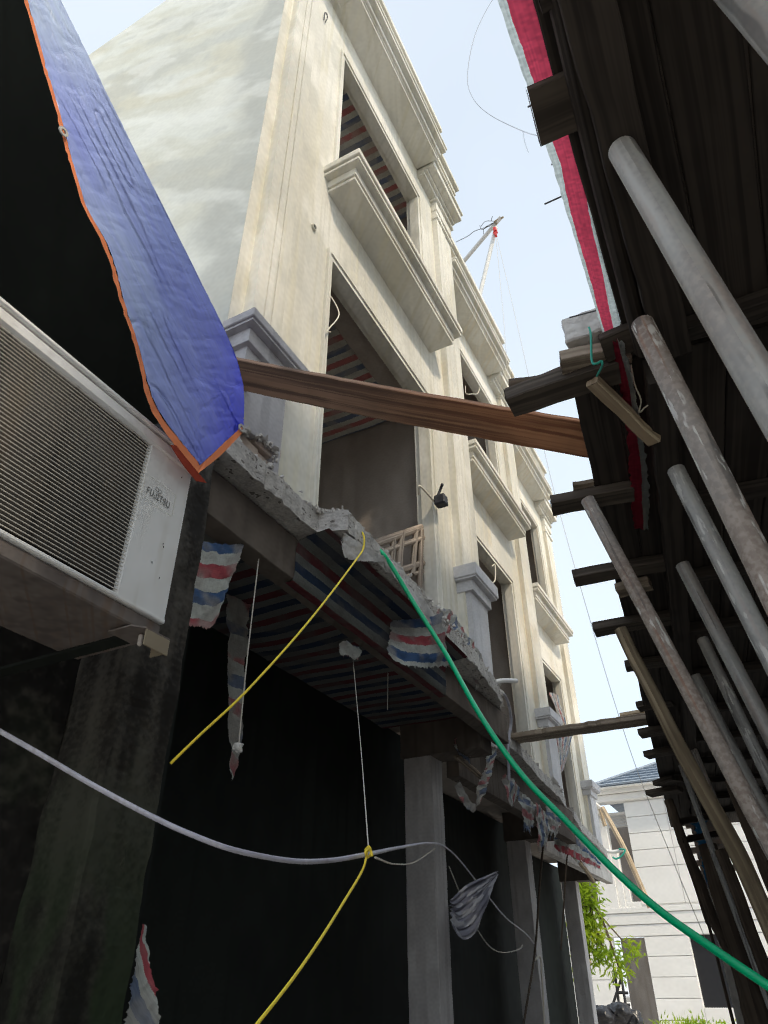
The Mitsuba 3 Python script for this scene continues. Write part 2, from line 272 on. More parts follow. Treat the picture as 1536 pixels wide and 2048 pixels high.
def tube(pts, r, sides=10, n=8, bump=0.0, seed=0, taper=1.0, bfreq=9.0):
    """returns (mesh, uv): uv.x along the length in metres, uv.y around"""
    P = smoothpath(pts, n) if n else np.array(pts, float)
    L = np.concatenate([[0], np.cumsum(np.linalg.norm(np.diff(P, axis=0), axis=1))])
    V, U, Fc = [], [], []
    tg = np.gradient(P, axis=0); tg /= np.linalg.norm(tg, axis=1, keepdims=True)
    up = np.array([0, 0, 1.0]) if abs(tg[0][2]) < 0.9 else np.array([1.0, 0, 0])
    a = np.cross(tg[0], up); a /= np.linalg.norm(a)
    for i in range(len(P)):
        a = a - tg[i] * (a @ tg[i]); a /= np.linalg.norm(a); b = np.cross(tg[i], a)
        for j in range(sides + 1):
            th = 2 * math.pi * j / sides; dirn = a * math.cos(th) + b * math.sin(th)
            rr = r * (1 + (taper - 1) * L[i] / max(L[-1], 1e-6))
            if bump: rr *= 1 + bump * (meshkit.fbm(np.array([[math.cos(th) * 1.2, math.sin(th) * 1.2, L[i] * bfreq]]) + seed * 7.3, 3, seed)[0] - 0.5) * 2
            V.append(P[i] + dirn * rr); U.append((L[i] + seed * 3.7, j / sides * 0.3))
    s = sides + 1
    for i in range(len(P) - 1):
        for j in range(sides):
            Fc += [[i * s + j, i * s + j + 1, (i + 1) * s + j], [i * s + j + 1, (i + 1) * s + j + 1, (i + 1) * s + j]]
    for e, rev in ((0, False), (len(P) - 1, True)):
        ring_ = [V[e * s + j] for j in range(s)]
        c = len(V); V.append(P[e]); U.append((L[e], 0))
        V += ring_; U += [(L[e], 0.02)] * s          # a ring of its own keeps the sawn end flat
        for j in range(sides): Fc.append([c, c + 1 + j, c + 2 + j] if rev else [c, c + 2 + j, c + 1 + j])
    m = trimesh.Trimesh(np.array(V), np.array(Fc)[:, ::-1], process=False)
    return m, np.array(U)
def timber(p0, p1, w, t, face=(0, 0, 1), bend=0.0, ragged=0.004, seed=0, seg=None):
    """sawn timber from p0 to p1, w wide, t thick, its broad faces square to the vector face; (mesh, uv)"""
    p0, p1 = np.array(p0, float), np.array(p1, float); d = p1 - p0; Ln = np.linalg.norm(d); d /= Ln
    f = np.array(face, float); f = f - d * (f @ d); f /= np.linalg.norm(f); s = np.cross(f, d)
    n = seg or max(3, int(Ln / 0.08)); r = np.random.default_rng(seed + 11)
    c = min(0.004, t * 0.15)
    prof = [(-w / 2 + c, -t / 2), (w / 2 - c, -t / 2), (w / 2, -t / 2 + c), (w / 2, t / 2 - c), (w / 2 - c, t / 2), (-w / 2 + c, t / 2), (-w / 2, t / 2 - c), (-w / 2, -t / 2 + c)]
    acc = [0]; 
    for k in range(8):
        a, b = prof[k], prof[(k + 1) % 8]; acc.append(acc[-1] + math.hypot(b[0] - a[0], b[1] - a[1]))
    V, U, Fc = [], [], []
    jl = r.normal(0, 1, (n + 1, 2)) * ragged * 0.5
    for i in range(n + 1):
        u = i / n; base = p0 + d * Ln * u + f * bend * math.sin(math.pi * u)
        for k in range(9):
            a = prof[k % 8]; j = jl[i][0 if a[0] < 0 else 1]
            V.append(base + s * (a[0] + j * (abs(a[0]) > w / 2 - 2 * c)) + f * (a[1])); U.append((u * Ln + seed * 1.37, acc[k] + seed * 0.61))
    for i in range(n):
        for k in range(8): Fc += [[i * 9 + k, i * 9 + k + 1, (i + 1) * 9 + k], [i * 9 + k + 1, (i + 1) * 9 + k + 1, (i + 1) * 9 + k]]
    for e in (0, n):
        c0 = len(V)
        for k in range(8): V.append(V[e * 9 + k] + (d if e else -d) * r.uniform(0, ragged)); U.append((prof[k][1] * 0.2, prof[k][0]))
        for k in range(1, 7): Fc.append([c0, c0 + k, c0 + k + 1] if e else [c0, c0 + k + 1, c0 + k])
    m = trimesh.Trimesh(np.array(V), np.array(Fc), process=False)
    if m.volume < 0: m.invert()
    return m, np.array(U)
def cloth(ea, eb, nu=40, nv=20, amp=0.02, freq=8.0, uvscale=None, rag=(0, 0, 0, 0), seed=0, sag=0.0, swap=False, v0=0.0):
    """sheet between the polylines ea and eb (u along them, v from ea to eb); rag: raggedness of edges u0, u1, v0, v1; (mesh, uv)"""
    def res(e, n):
        e = smoothpath(e, 10); l = np.concatenate([[0], np.cumsum(np.linalg.norm(np.diff(e, axis=0), axis=1))])
        return np.stack([np.interp(np.linspace(0, l[-1], n), l, e[:, k]) for k in range(3)], -1), l[-1]
    A_, la = res(ea, nu); B_, lb = res(eb, nu); r = np.random.default_rng(seed)
    wd = np.linalg.norm(A_ - B_, axis=1).mean(); ln = (la + lb) / 2
    us, vs = np.linspace(0, 1, nu), np.linspace(0, 1, nv)
    ru = [r.normal(0, 1, nv) for _ in range(2)]; rv = [r.normal(0, 1, nu) for _ in range(2)]
    V, U = np.zeros((nu, nv, 3)), np.zeros((nu, nv, 2))
    for i, u in enumerate(us):
        for j, v in enumerate(vs):
            vv = v
            if j == 0: vv = v + rag[2] * rv[0][i] / max(wd, 1e-6)
            if j == nv - 1: vv = v + rag[3] * rv[1][i] / max(wd, 1e-6)
            V[i, j] = A_[i] * (1 - vv) + B_[i] * vv + [0, 0, -sag * 4 * u * (1 - u)]; U[i, j] = (u * ln, v0 + vv * wd)
    V[0] += (V[1] - V[0]) * (rag[0] * ru[0] / (ln / nu))[:, None]; V[-1] += (V[-1] - V[-2]) * (rag[1] * ru[1] / (ln / nu))[:, None]
    nrm = np.cross(V[min(nu - 1, nu // 2 + 1), nv // 2] - V[nu // 2 - 1, nv // 2], V[nu // 2, min(nv - 1, nv // 2 + 1)] - V[nu // 2, nv // 2 - 1]); nrm /= max(np.linalg.norm(nrm), 1e-9)
    V = V + nrm * ((meshkit.fbm(V * freq + seed * 3.1, 3, seed) - 0.5) * 2 * amp)[..., None]
    Fc = []
    for i in range(nu - 1):
        for j in range(nv - 1):
            a = i * nv + j; Fc += [[a, a + 1, a + nv], [a + 1, a + nv + 1, a + nv]]
    U = U.reshape(-1, 2)
    if swap: U = U[:, ::-1].copy()
    return trimesh.Trimesh(V.reshape(-1, 3), np.array(Fc), process=False), U
def chunks(n, where, smin, smax, seed=0):
    r = np.random.default_rng(seed); out = []
    for _ in range(n):
        h = trimesh.convex.convex_hull(r.normal(0, 1, (9, 3)) * r.uniform(smin, smax)); h.apply_translation(where(r)); out.append(h)
    return cat(out)

# ---------------------------------------------------------------- ground
ground_like('ground', trimesh.Trimesh([[-300, -300, 0], [300, -300, 0], [300, 300, 0], [-300, 300, 0]], [[0, 1, 2], [0, 2, 3]]), 'ground', 'trodden dirt and cement ground of the alley')

# ---------------------------------------------------------------- the row of narrow houses on the left
UN = [(-2.0, 1.945), (-2.54, 5.88), (-3.02, 9.91)]
WU = 3.685
def stack(layers):
    return cat([bx(x0, x1, y0, y1, z0, z1, c) for (x0, x1, y0, y1, z0, z1, c) in layers])
def ring(y0, y1, z0, z1, wd, x0, x1, bottom=True):
    P = Polygon([(y0 - wd, z0 - (wd if bottom else 0)), (y1 + wd, z0 - (wd if bottom else 0)), (y1 + wd, z1 + wd), (y0 - wd, z1 + wd)], [[(y0, z0), (y1, z0), (y1, z1), (y0, z1)]] if bottom else [])
    if not bottom: P = P.difference(sbox(y0, z0 - 1, y1, z1))
    return extr(P, 'x', x0, x1)
LB = ['nearest tall unfinished house of the row, plain skim-coated end wall facing the viewer', 'middle house of the left row, set back behind the nearest one', 'farthest house of the left row, with red and white sheeting at its window']
houses = []
for k, (fx, y0) in enumerate(UN):
    h = thing('row_house', LB[k], 'house', 'unfinished row houses on the left'); houses.append(h)
    yc = y0 + WU / 2
    a, b = y0 + 0.955, y0 + 2.765           # openings
    wall = Polygon([(y0, 3.67), (y0 + WU, 3.67), (y0 + WU, 11.42), (y0, 11.42)])
    wall = wall.difference(sbox(a, 3.0, b, 6.42)).difference(sbox(a, 7.42, b, 9.83))
    add('wall', extr(wall, 'x', fx - 0.15, fx), 'facade', h)
    # party walls, floors and the inside
    add('party_wall', bx(fx - 8, fx - 0.152, y0 + WU - 0.62, y0 + WU - 0.004, 3.54, 11.3), 'interior', h)
    for zf in (3.52, 6.92, 10.38):
        add('floor_slab', bx(fx - 8, fx - 0.153, y0 + 0.19, y0 + WU - 0.622, zf, zf + 0.14), 'interior', h)
    add('back_wall', bx(fx - 8.0, fx - 7.85, y0 + 0.19, y0 + WU - 0.622, 0, 11.3), 'interior', h)
    add('lintel', bx(fx - 0.35, fx - 0.152, a - 0.3, b + 0.3, 6.46, 6.918), 'interior', h)
    # window surrounds: two thin steps, one proud of the other
    for z0, z1 in ((3.7, 6.42), (7.50, 9.83)):
        add('window_surround', cat([ring(a + 0.02, b - 0.02, z0, z1 - 0.02, 0.045, fx - 0.10, fx + 0.012, False), ring(a - 0.026, b + 0.026, z0, z1 + 0.026, 0.028, fx - 0.01, fx + 0.026, False)]), 'facade', h)
    # ledge under the upper window: plinth block, neck and projecting top with drip grooves
    l0, l1 = yc - 0.985, yc + 1.06
    add('window_ledge', stack([(fx - 0.14, fx + 0.262, l0, l1, 7.18, 7.215, 0.004), (fx - 0.14, fx + 0.250, l0 + 0.012, l1 - 0.012, 7.215, 7.235, 0), (fx - 0.14, fx + 0.272, l0 - 0.01, l1 + 0.01, 7.235, 7.325, 0.005),
                               (fx - 0.14, fx + 0.335, l0 - 0.07, l1 + 0.07, 7.325, 7.36, 0.004), (fx - 0.14, fx + 0.322, l0 - 0.058, l1 + 0.058, 7.36, 7.378, 0), (fx - 0.14, fx + 0.348, l0 - 0.085, l1 + 0.085, 7.378, 7.45, 0.006)]), 'facade', h)
    # pilasters with two grooves, capitals and balcony posts
    for s, (p0, p1) in enumerate(((y0 + 0.105, y0 + 0.40), (y0 + WU - 0.475, y0 + WU + 0.0))):
        w = p1 - p0; g1, g2 = p0 + w * 0.36, p0 + w * 0.62; f = fx + 0.07
        prof = Polygon([(fx - 0.13, p0), (f, p0), (f, g1 - 0.010), (f - 0.018, g1 - 0.006), (f - 0.018, g1 + 0.006), (f - 0.006, g1 + 0.01), (f - 0.006, g2 - 0.01), (f - 0.024, g2 - 0.006), (f - 0.024, g2 + 0.006), (f - 0.012, g2 + 0.01), (f - 0.012, p1), (fx - 0.13, p1)])
        pl = add('pilaster', extr(prof, 'z', 3.68, 10.12), 'facade', h)
        cp = stack([(fx - 0.12, f + 0.02, p0 - 0.015, p1 + 0.012, 9.94, 9.985, 0.004), (fx - 0.12, f + 0.012, p0 - 0.01, p1 + 0.008, 10.12, 10.30, 0.004), (fx - 0.12, f + 0.045, p0 - 0.04, p1 + 0.03, 10.30, 10.345, 0.004)])
        add('capital', cp, 'facade', pl)
        # cornice over the pilaster: lower mouldings and crown
        q0, q1 = (y0 - 0.0, y0 + 0.46) if s == 0 else (y0 + WU - 0.88, y0 + WU + 0.02)
        add('cornice', stack([(fx - 0.12, fx + 0.10, q0, q1, 10.345, 10.40, 0.004), (fx - 0.12, fx + 0.14, q0, q1 + 0.005, 10.40, 10.44, 0.004), (fx - 0.12, fx + 0.24, q0, q1 + 0.02, 10.44, 10.56, 0.006), (fx - 0.12, fx + 0.265, q0, q1 + 0.03, 10.56, 10.60, 0.004),
                              (fx - 0.12, fx + 0.10, q0, q1 - 0.02, 10.60, 11.06, 0), (fx - 0.12, fx + 0.20, q0, q1 + 0.005, 11.06, 11.16, 0.004), (fx - 0.12, fx + 0.25, q0, q1 + 0.02, 11.16, 11.24, 0.004)]), 'facade', h)
        if s == 0 and k > 0: continue
        o0, o1 = (y0 - 0.02, y0 + 0.505) if s == 0 else (y0 + WU - 0.53, y0 + WU + 0.01)
        shaft = Polygon([(o0 + 0.075, 3.5), (o1 - 0.075, 3.5), (o1 - 0.075, 4.53), (o0 + 0.075, 4.53)])
        if k == 0 and s == 0:
            bite = Polygon([(2.022,3.903),(2.088,3.966),(2.149,3.979),(2.222,4.008),(2.288,4.016),(2.341,3.996),(2.337,3.926),(2.288,3.868),(2.222,3.845),(2.145,3.823),(2.086,3.813),(2.036,3.824)])
            shaft = shaft.difference(bite)
        ps = add('balcony_post', extr(shaft, 'x', fx - 0.01, fx + 0.118), 'post_shaded' if k == 0 and s == 0 else 'grey_render', h)
        add('post_cap', stack([(fx - 0.01, fx + 0.210, o0 - 0.008, o1 + 0.008, 4.610, 4.672 + (0.055 if k or s else 0), 0.005), (fx - 0.01, fx + 0.196, o0 + 0.006, o1 - 0.006, 4.592, 4.610, 0), (fx - 0.01, fx + 0.150, o0 + 0.045, o1 - 0.045, 4.492, 4.592, 0.003)]), 'post_shaded' if k == 0 and s == 0 else 'grey_render', ps)
    # the main cornice over the window bay
    c0, c1 = y0 + 0.46, y0 + WU - 0.90
    mc = add('cornice', stack([(fx - 0.12, fx + 0.30, c0, c1, 10.48, 10.52, 0.004), (fx - 0.12, fx + 0.315, c0, c1 + 0.01, 10.52, 10.545, 0), (fx - 0.12, fx + 0.345, c0, c1 + 0.03, 10.545, 10.62, 0.006), (fx - 0.12, fx + 0.41, c0, c1 + 0.05, 10.62, 10.68, 0.005), (fx - 0.12, fx + 0.425, c0, c1 + 0.06, 10.68, 10.72, 0.004),
                          (fx - 0.12, fx + 0.22, c0, c1 + 0.0, 10.72, 11.10, 0), (fx - 0.12, fx + 0.33, c0, c1 + 0.04, 11.10, 11.16, 0.004), (fx - 0.12, fx + 0.38, c0, c1 + 0.06, 11.16, 11.25, 0.005)]), 'facade', h)
    if k == 0:
        add('soffit_panel', cat([bx(fx + 0.06, fx + 0.22, c0 + 0.12, c0 + 0.135, 10.468, 10.4799), bx(fx + 0.06, fx + 0.22, c0 + 0.285, c0 + 0.30, 10.468, 10.4799), bx(fx + 0.06, fx + 0.075, c0 + 0.135, c0 + 0.285, 10.468, 10.4799), bx(fx + 0.205, fx + 0.22, c0 + 0.135, c0 + 0.285, 10.468, 10.4799)]), 'facade', mc)
        ew = Polygon([(fx - 9.0, 0), (fx - 0.15, 0), (fx - 0.15, 11.42), (fx - 9.0, 11.42)])
        add('end_wall', bx(fx - 9.0, fx - 0.002, y0 - 0.004, y0 + 0.186, 3.2, 11.43), 'skim', h)
        add('pipe_hole', cat([trimesh.creation.annulus(0.022, 0.029, 0.03).apply_transform(trimesh.transformations.rotation_matrix(math.pi / 2, [0, 1, 0])).apply_translation((-1.995,2.643,6.476))]), 'facade', h)
        add('pipe_bore', trimesh.creation.cylinder(0.0222, 0.012, sections=20).apply_transform(trimesh.transformations.rotation_matrix(math.pi / 2, [0, 1, 0])).apply_translation((-1.997,2.645,6.481)), 'dark_metal', h)
        for r_ in range(5):
            for c_ in range(2):
                yy = 2.0 + c_ * 0.19 + (r_ % 2) * 0.06; zz = 3.84 + r_ * 0.066
                add('brick', rough(bx(fx + 0.0, fx + 0.095 - 0.012 * ((r_ + c_) % 3), yy, yy + 0.178, zz, zz + 0.054, 0.004), 0.03, 0.004, 20, r_ * 3 + c_), 'brick', h)
        rim = np.array(list(bite.exterior.coords))
        def on_rim(r):
            i = r.integers(len(rim) - 1); q = rim[i] + (rim[i + 1] - rim[i]) * r.random()
            return np.array([fx + 0.112 + r.normal(0, 0.010), q[0] + r.normal(0, 0.006), q[1] + r.normal(0, 0.006)])
        add('broken_plaster', chunks(110, on_rim, 0.004, 0.013, 5), 'concrete', h, kind='stuff')
    # ground floor: black panels standing in for deep shade, columns, edge beam
    add('shade_panel', bx(fx - 0.95, fx - 0.80, y0 + (0.2 if k == 0 else -0.35), y0 + WU + 0.3, 0.0, 3.5), 'near_black', h)
    if k == 0: add('side_wall', bx(fx - 0.80, fx - 0.02, y0 - 0.004, y0 + 0.12, 0.0, 3.19), 'near_black', h)
    cx, cy = (fx - 0.38, y0 + 3.355)
    add('column', rough(bx(cx - 0.24, cx, cy, cy + 0.22, 0, 3.36, 0.006), 0.06, 0.004, 8, k), 'column_concrete', h)
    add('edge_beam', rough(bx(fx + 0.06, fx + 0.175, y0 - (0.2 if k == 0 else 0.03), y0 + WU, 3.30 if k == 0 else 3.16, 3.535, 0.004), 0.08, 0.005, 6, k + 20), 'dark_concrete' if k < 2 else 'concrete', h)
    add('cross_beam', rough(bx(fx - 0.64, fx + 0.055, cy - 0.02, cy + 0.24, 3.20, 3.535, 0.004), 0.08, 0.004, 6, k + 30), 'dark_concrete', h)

# broken balcony slabs
def slab_mesh(front, xback, z0, z1, seed, jag=0.005):
    r = np.random.default_rng(seed); pts = []
    for (xa, ya), (xb, yb) in zip(front[:-1], front[1:]):
        n = max(2, int(math.hypot(xb - xa, yb - ya) / 0.035))
        for i in range(n):
            t = i / n; pts.append((xa + (xb - xa) * t + r.normal(0, jag), ya + (yb - ya) * t + r.normal(0, jag * 0.3)))
    pts.append(front[-1]); P = Polygon(pts + [(xback, front[-1][1]), (xback, front[0][1])]).buffer(0)
    if P.geom_type != 'Polygon': P = max(P.geoms, key=lambda g: g.area)
    m = extr(P, 'z', z0, z1)
    return rough(m, 0.030, 0.0055, 20, seed)
add('balcony_slab', slab_mesh([(-1.71, 1.66), (-1.715, 2.52), (-1.565, 2.57), (-1.585, 3.0), (-1.60, 3.45), (-1.66, 3.95), (-1.655, 4.5), (-1.75, 5.3), (-1.86, 5.60)], -2.1, 3.545, 3.665, 1), 'broken_concrete', houses[0], smooth=50, label='broken concrete balcony slab with ragged chiselled edge')
add('balcony_slab', slab_mesh([(-2.11, 6.35), (-2.13, 6.9), (-2.24, 7.9), (-2.31, 8.9), (-2.40, 9.45)], -2.66, 3.545, 3.665, 2), 'broken_concrete', houses[1], smooth=50, label='broken concrete balcony slab hung with torn sheeting')
add('balcony_slab', slab_mesh([(-2.45, 9.95), (-2.62, 11.0), (-2.72, 12.2), (-2.85, 13.5)], -3.14, 3.545, 3.665, 3), 'broken_concrete', houses[2], smooth=50)
def along(pts, jx=0.015, jz=0.02, dz=0.0):
    P = np.array(pts)
    def f(r):
        t = r.random() * (len(P) - 1); i = int(t); q = P[i] + (P[min(i + 1, len(P) - 1)] - P[i]) * (t - i); return q + np.array([r.normal(0, jx), r.normal(0, 0.02), dz + r.normal(0, jz)])
    return f
one('rubble', chunks(420, along([(-1.735, 1.75, 3.668), (-1.735, 2.5, 3.668), (-1.60, 2.6, 3.668), (-1.63, 3.9, 3.668), (-1.80, 5.5, 3.668)], 0.016, 0.007), 0.004, 0.010, 8), 'concrete', 'crumbled concrete lying along the broken edge of the nearest balcony slab', 'rubble', kind='stuff')
one('rubble', chunks(120, along([(-1.83, 5.0, 3.67), (-1.92, 5.5, 3.68), (-1.9, 5.58, 3.60)], 0.03, 0.02), 0.01, 0.035, 9), 'concrete', 'heap of rubble and wires at the far end of the nearest balcony slab', 'rubble', kind='stuff')
one('rubble', chunks(150, along([(-2.2, 6.5, 3.67), (-2.3, 7.9, 3.68), (-2.42, 9.3, 3.68)], 0.03, 0.02), 0.01, 0.03, 10), 'concrete', 'debris on the balcony slab of the middle house', 'rubble', kind='stuff')
# rooms' striped ceilings: sheets hung under the slabs (stripes run square to the facade)
def ceil_sheet(x0, x1, y0, y1, z, label, mt='stripe_solid', sag=0.02, rot=False, v0=0.0):
    m, uv = cloth([(x0, y0, z), ((x0 + x1) / 2, y0, z - 0.01), (x1, y0, z)], [(x0, y1, z), ((x0 + x1) / 2, y1, z - 0.015), (x1, y1, z)], 30, 30, sag, 2.0, v0=v0)
    if rot: uv = uv[:, ::-1].copy()
    one('striped_sheet', (m, uv), mt, label, 'plastic sheet', 'striped sheets', smooth=True)
y = UN[0][1]
ceil_sheet(-4.6, -2.16, y + 0.2, y + 3.05, 10.02, 'striped sheet under the ceiling behind the upper window of the nearest house', 'stripe_solid', v0=0.05)
ceil_sheet(-3.6, -2.36, y + 0.2, y + 3.05, 6.62, 'striped sheet under the ceiling seen through the balcony opening of the nearest house', sag=0.04)
ceil_sheet(-2.80, -1.945, y + 0.16, y + 3.33, 3.47, 'striped sheet with shade put into its colour under the ground floor ceiling of the nearest house', 'stripe_shaded', v0=0.1)
prof = [(-1.625, 3.534), (-1.70, 3.530), (-1.76, 3.526), (-1.805, 3.515), (-1.817, 3.47), (-1.816, 3.40), (-1.817, 3.33), (-1.826, 3.288), (-1.87, 3.287)]
PV, PU, PF = [], [], []; acc = 0.0
for j, (xx, zz) in enumerate(prof):
    if j: acc += math.hypot(xx - prof[j - 1][0], zz - prof[j - 1][1])
    for i in range(50):
        yy = 2.50 + 1.85 * i / 49
        PV.append((xx - 0.02 * max(0, (yy - 3.6)) * (j < 3) + 0.008 * (meshkit.fbm(np.array([[xx * 9, yy * 4, zz * 9]]), 2, 3)[0] - 0.5), yy, zz + 0.012 * (meshkit.fbm(np.array([[xx * 6, yy * 5, 7.0]]), 2, 5)[0] - 0.5))); PU.append((yy, acc * 1.25 + 0.03))
for j in range(len(prof) - 1):
    for i in range(49): q = j * 50 + i; PF += [[q, q + 1, q + 50], [q + 1, q + 51, q + 50]]
one('striped_sheet', (trimesh.Trimesh(PV, PF, process=False), np.array(PU)), 'stripe_shaded', 'striped lining, colour darkened for shade, stuck to the underside of the nearest balcony slab and its beam', 'plastic sheet', 'striped sheets', smooth=True)

# ---------------------------------------------------------------- the low dark building beside the viewer and its air conditioner
ob = thing('old_house', 'low mossy dark wall with a crumbling pier behind the air conditioner', 'house')
add('wall', rough(bx(-2.2, -1.93, -1.0, 1.50, 0, 3.35, 0.0), 0.12, 0.012, 4, 31), 'mossy', ob)
pr = rough(bx(-2.0, -1.72, 1.50, 1.76, 0, 3.6, 0.012), 0.035, 0.012, 7, 32)
v = np.array(pr.vertices); nb = meshkit.fbm(np.stack([v[:, 0] * 0, v[:, 1] * 0, v[:, 2] * 3.0], -1), 3, 4) - 0.5
low = np.clip((2.2 - v[:, 2]) / 1.2, 0, 1)
v[:, 1] -= (v[:, 1] > 1.65) * np.clip(nb, 0, 1) * 0.34 * low; pr.vertices = v
add('pier', pr, 'pier', ob)
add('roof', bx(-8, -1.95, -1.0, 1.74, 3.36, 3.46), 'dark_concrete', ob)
aw = np.array([[-1.275, -0.4, 4.431], [-1.275, 1.34, 3.335], [-2.3, 1.34, 3.335], [-2.3, -0.4, 4.431]])
awm = trimesh.Trimesh(np.vstack([aw, aw + [0, 0, -0.012]]), [[0, 1, 2], [0, 2, 3], [4, 6, 5], [4, 7, 6], [0, 4, 5], [0, 5, 1], [1, 5, 6], [1, 6, 2], [2, 6, 7], [2, 7, 3], [3, 7, 4], [3, 4, 0]], process=False)
one('awning', awm, 'near_black', 'dark sloping awning under the blue tarpaulin, above the air conditioner', 'awning')
one('partition', extr(Polygon([(-0.4, 3.30), (1.34, 3.30), (1.34, 3.31), (-0.4, 4.40)]), 'x', -1.97, -1.94), 'near_black', 'black sheet closing the gap between the dark wall and the awning', 'sheet')

acx = -1.30
ac = thing('air_conditioner', 'dusty grey-white outdoor air conditioner unit with louvred front on the dark wall', 'air conditioner')
za, zb, yr, yl = 2.412, 2.925, 1.238, 0.20
gy = 1.062
add('casing', cat([bx(acx - 0.30, acx - 0.002, gy, yr, za, zb, 0.006), bx(acx - 0.302, acx + 0.004, yl, yr + 0.003, zb - 0.034, zb + 0.010, 0.008), bx(acx - 0.3, acx + 0.0, yl, yr - 0.002, za - 0.004, za + 0.008, 0.003), bx(acx - 0.3, acx - 0.002, yl, yl + 0.05, za + 0.02, zb - 0.034), bx(acx - 0.30, acx - 0.27, yl + 0.05, gy, za + 0.02, zb - 0.034)]), 'enamel', ac)
add('lid', bx(acx - 0.31, acx + 0.007, yl, yr + 0.006, zb + 0.014, zb + 0.030, 0.004), 'enamel', ac)
add('coil_panel', bx(acx - 0.10, acx - 0.013, yl + 0.05, gy - 0.002, za + 0.02, zb - 0.034), 'ac_inside', ac)
add('base_pan', bx(acx - 0.305, acx - 0.01, yl, yr - 0.004, za - 0.045, za - 0.005, 0.004), 'ac_pan', ac)
nf = 43
for i in range(nf):
    z = za + 0.010 + (zb - 0.036 - za - 0.010) * (i + 0.5) / nf
    f0 = trimesh.Trimesh([[acx - 0.0022, yl + 0.05, z - 0.0008], [acx + 0.0005, yl + 0.05, z - 0.0008], [acx + 0.0005, yl + 0.05, z + 0.0008], [acx - 0.0022, yl + 0.05, z + 0.0008], [acx - 0.0022, gy, z - 0.0008], [acx + 0.0005, gy, z - 0.0008], [acx + 0.0005, gy, z + 0.0008], [acx - 0.0022, gy, z + 0.0008]],
                         [[0, 1, 5], [0, 5, 4], [1, 2, 6], [1, 6, 5], [2, 3, 7], [2, 7, 6], [3, 0, 4], [3, 4, 7]], process=False)
    add('fin', f0, 'fin', ac)
for i in range(4):
    yy = yl + 0.2 + i * 0.2
    add('fin_rib', bx(acx - 0.0129, acx - 0.004, yy, yy + 0.006, za + 0.02, zb - 0.034), 'ac_inside', ac)
tx = meshkit.text_mesh('FUJITSU', 0.0205, 0.0008)
def on_ac(m, y_, z_, slope=0.0, sx=1.0):
    v = np.array(m.vertices); return trimesh.Trimesh(np.stack([acx + 0.0006 + v[:, 2], y_ + v[:, 0] * sx, z_ + v[:, 1]], -1), m.faces, process=False)
add('lettering', on_ac(tx, 1.080, 2.735, sx=0.088 / (tx.bounds[1][0] - tx.bounds[0][0])), 'print_grey', ac)
inf = [trimesh.creation.annulus(0.0050, 0.0062, 0.0006, sections=24).apply_translation((dx, 0, 0)) for dx in (0.0, 0.011)]
add('emblem', on_ac(cat(inf), 1.116, 2.7665), 'print_grey', ac)
bord = sbox(0, 0, 0.108, 0.062).buffer(0.006).difference(sbox(0, 0, 0.108, 0.062).buffer(0.0052))
add('label_border', on_ac(trimesh.creation.extrude_polygon(bord, 0.0005, engine='earcut'), 1.072, 2.722), 'print_faint', ac)
add('scuffs', cat([bx(acx - 0.001, acx + 0.0006, y_, y_ + 0.002, z_, z_ + 0.004) for y_, z_ in ((1.175, 2.62), (1.178, 2.612), (1.15, 2.55), (1.195, 2.86), (1.185, 2.52))]), 'dark_metal', ac)
br = thing('wall_bracket', 'bent steel bracket carrying the right end of the air conditioner', 'bracket')
add('arm', cat([bx(-1.93, -1.29, 1.165, 1.205, 2.358, 2.3666)]), 'near_black', br)
slot = sbox(-1.315, 1.190, -1.290, 1.202).buffer(0.003)
pl = Polygon([(-1.37, 1.12), (-1.292, 1.12), (-1.268, 1.15), (-1.268, 1.232), (-1.325, 1.232), (-1.37, 1.20)]).difference(slot)
add('end_plate', extr(pl, 'z', 2.3535, 2.3575), 'ac_pan', br)
add('lip', cat([bx(-1.272, -1.268, 1.15, 1.232, 2.312, 2.3530), bx(-1.325, -1.2725, 1.228, 1.232, 2.318, 2.3530)]), 'bracket_paint', br)
add('bolt', trimesh.creation.capsule(0.02, 0.006).apply_translation((-1.30, 1.165, 2.335)), 'rusty', br)

# blue tarpaulin: hangs from the awning edge, orange hem on two sides
bt = thing('blue_tarpaulin', 'blue tarpaulin with orange hem and eyelets hanging over the awning edge', 'tarpaulin')
fold = [(-1.25,0.259,4.095),(-1.25,0.335,4.038),(-1.25,0.636,3.844),(-1.25,0.889,3.686),(-1.25,1.165,3.514),(-1.25,1.277,3.426),(-1.25,1.34,3.338)]
hem = [(-1.25,0.197,3.963),(-1.25,0.27,3.878),(-1.25,0.382,3.726),(-1.25,0.491,3.58),(-1.25,0.613,3.409),(-1.25,0.731,3.332),(-1.25,0.817,3.213),(-1.25,0.909,3.1),(-1.25,1.009,2.965),(-1.25,1.209,2.899)]
hemo = [(-1.248,0.191,3.943),(-1.248,0.263,3.859),(-1.248,0.375,3.708),(-1.248,0.483,3.565),(-1.248,0.604,3.394),(-1.248,0.718,3.316),(-1.248,0.805,3.199),(-1.248,0.895,3.086),(-1.248,0.995,2.943),(-1.248,1.198,2.854)]
def wrinkle(m, a=0.0015, seed=3):
    v = np.array(m.vertices); q = np.stack([v[:, 1] * 5 + v[:, 2] * 5, v[:, 2] * 16 - v[:, 1] * 16, v[:, 0] * 4], -1)
    f = meshkit.fbm(q, 4, seed) - 0.5; r = np.abs(meshkit.fbm(q * 1.3 + 5, 2, seed + 1) - 0.5)
    v[:, 0] += a * 2 * f - a * 1.6 * np.clip(0.06 - r, 0, 1) / 0.06; m.vertices = v; return m
m, uv = cloth(fold, hem, 150, 46, 0.004, 5, seed=2); add('sheet', (wrinkle(m), uv), 'blue_tarp', bt, smooth=True)
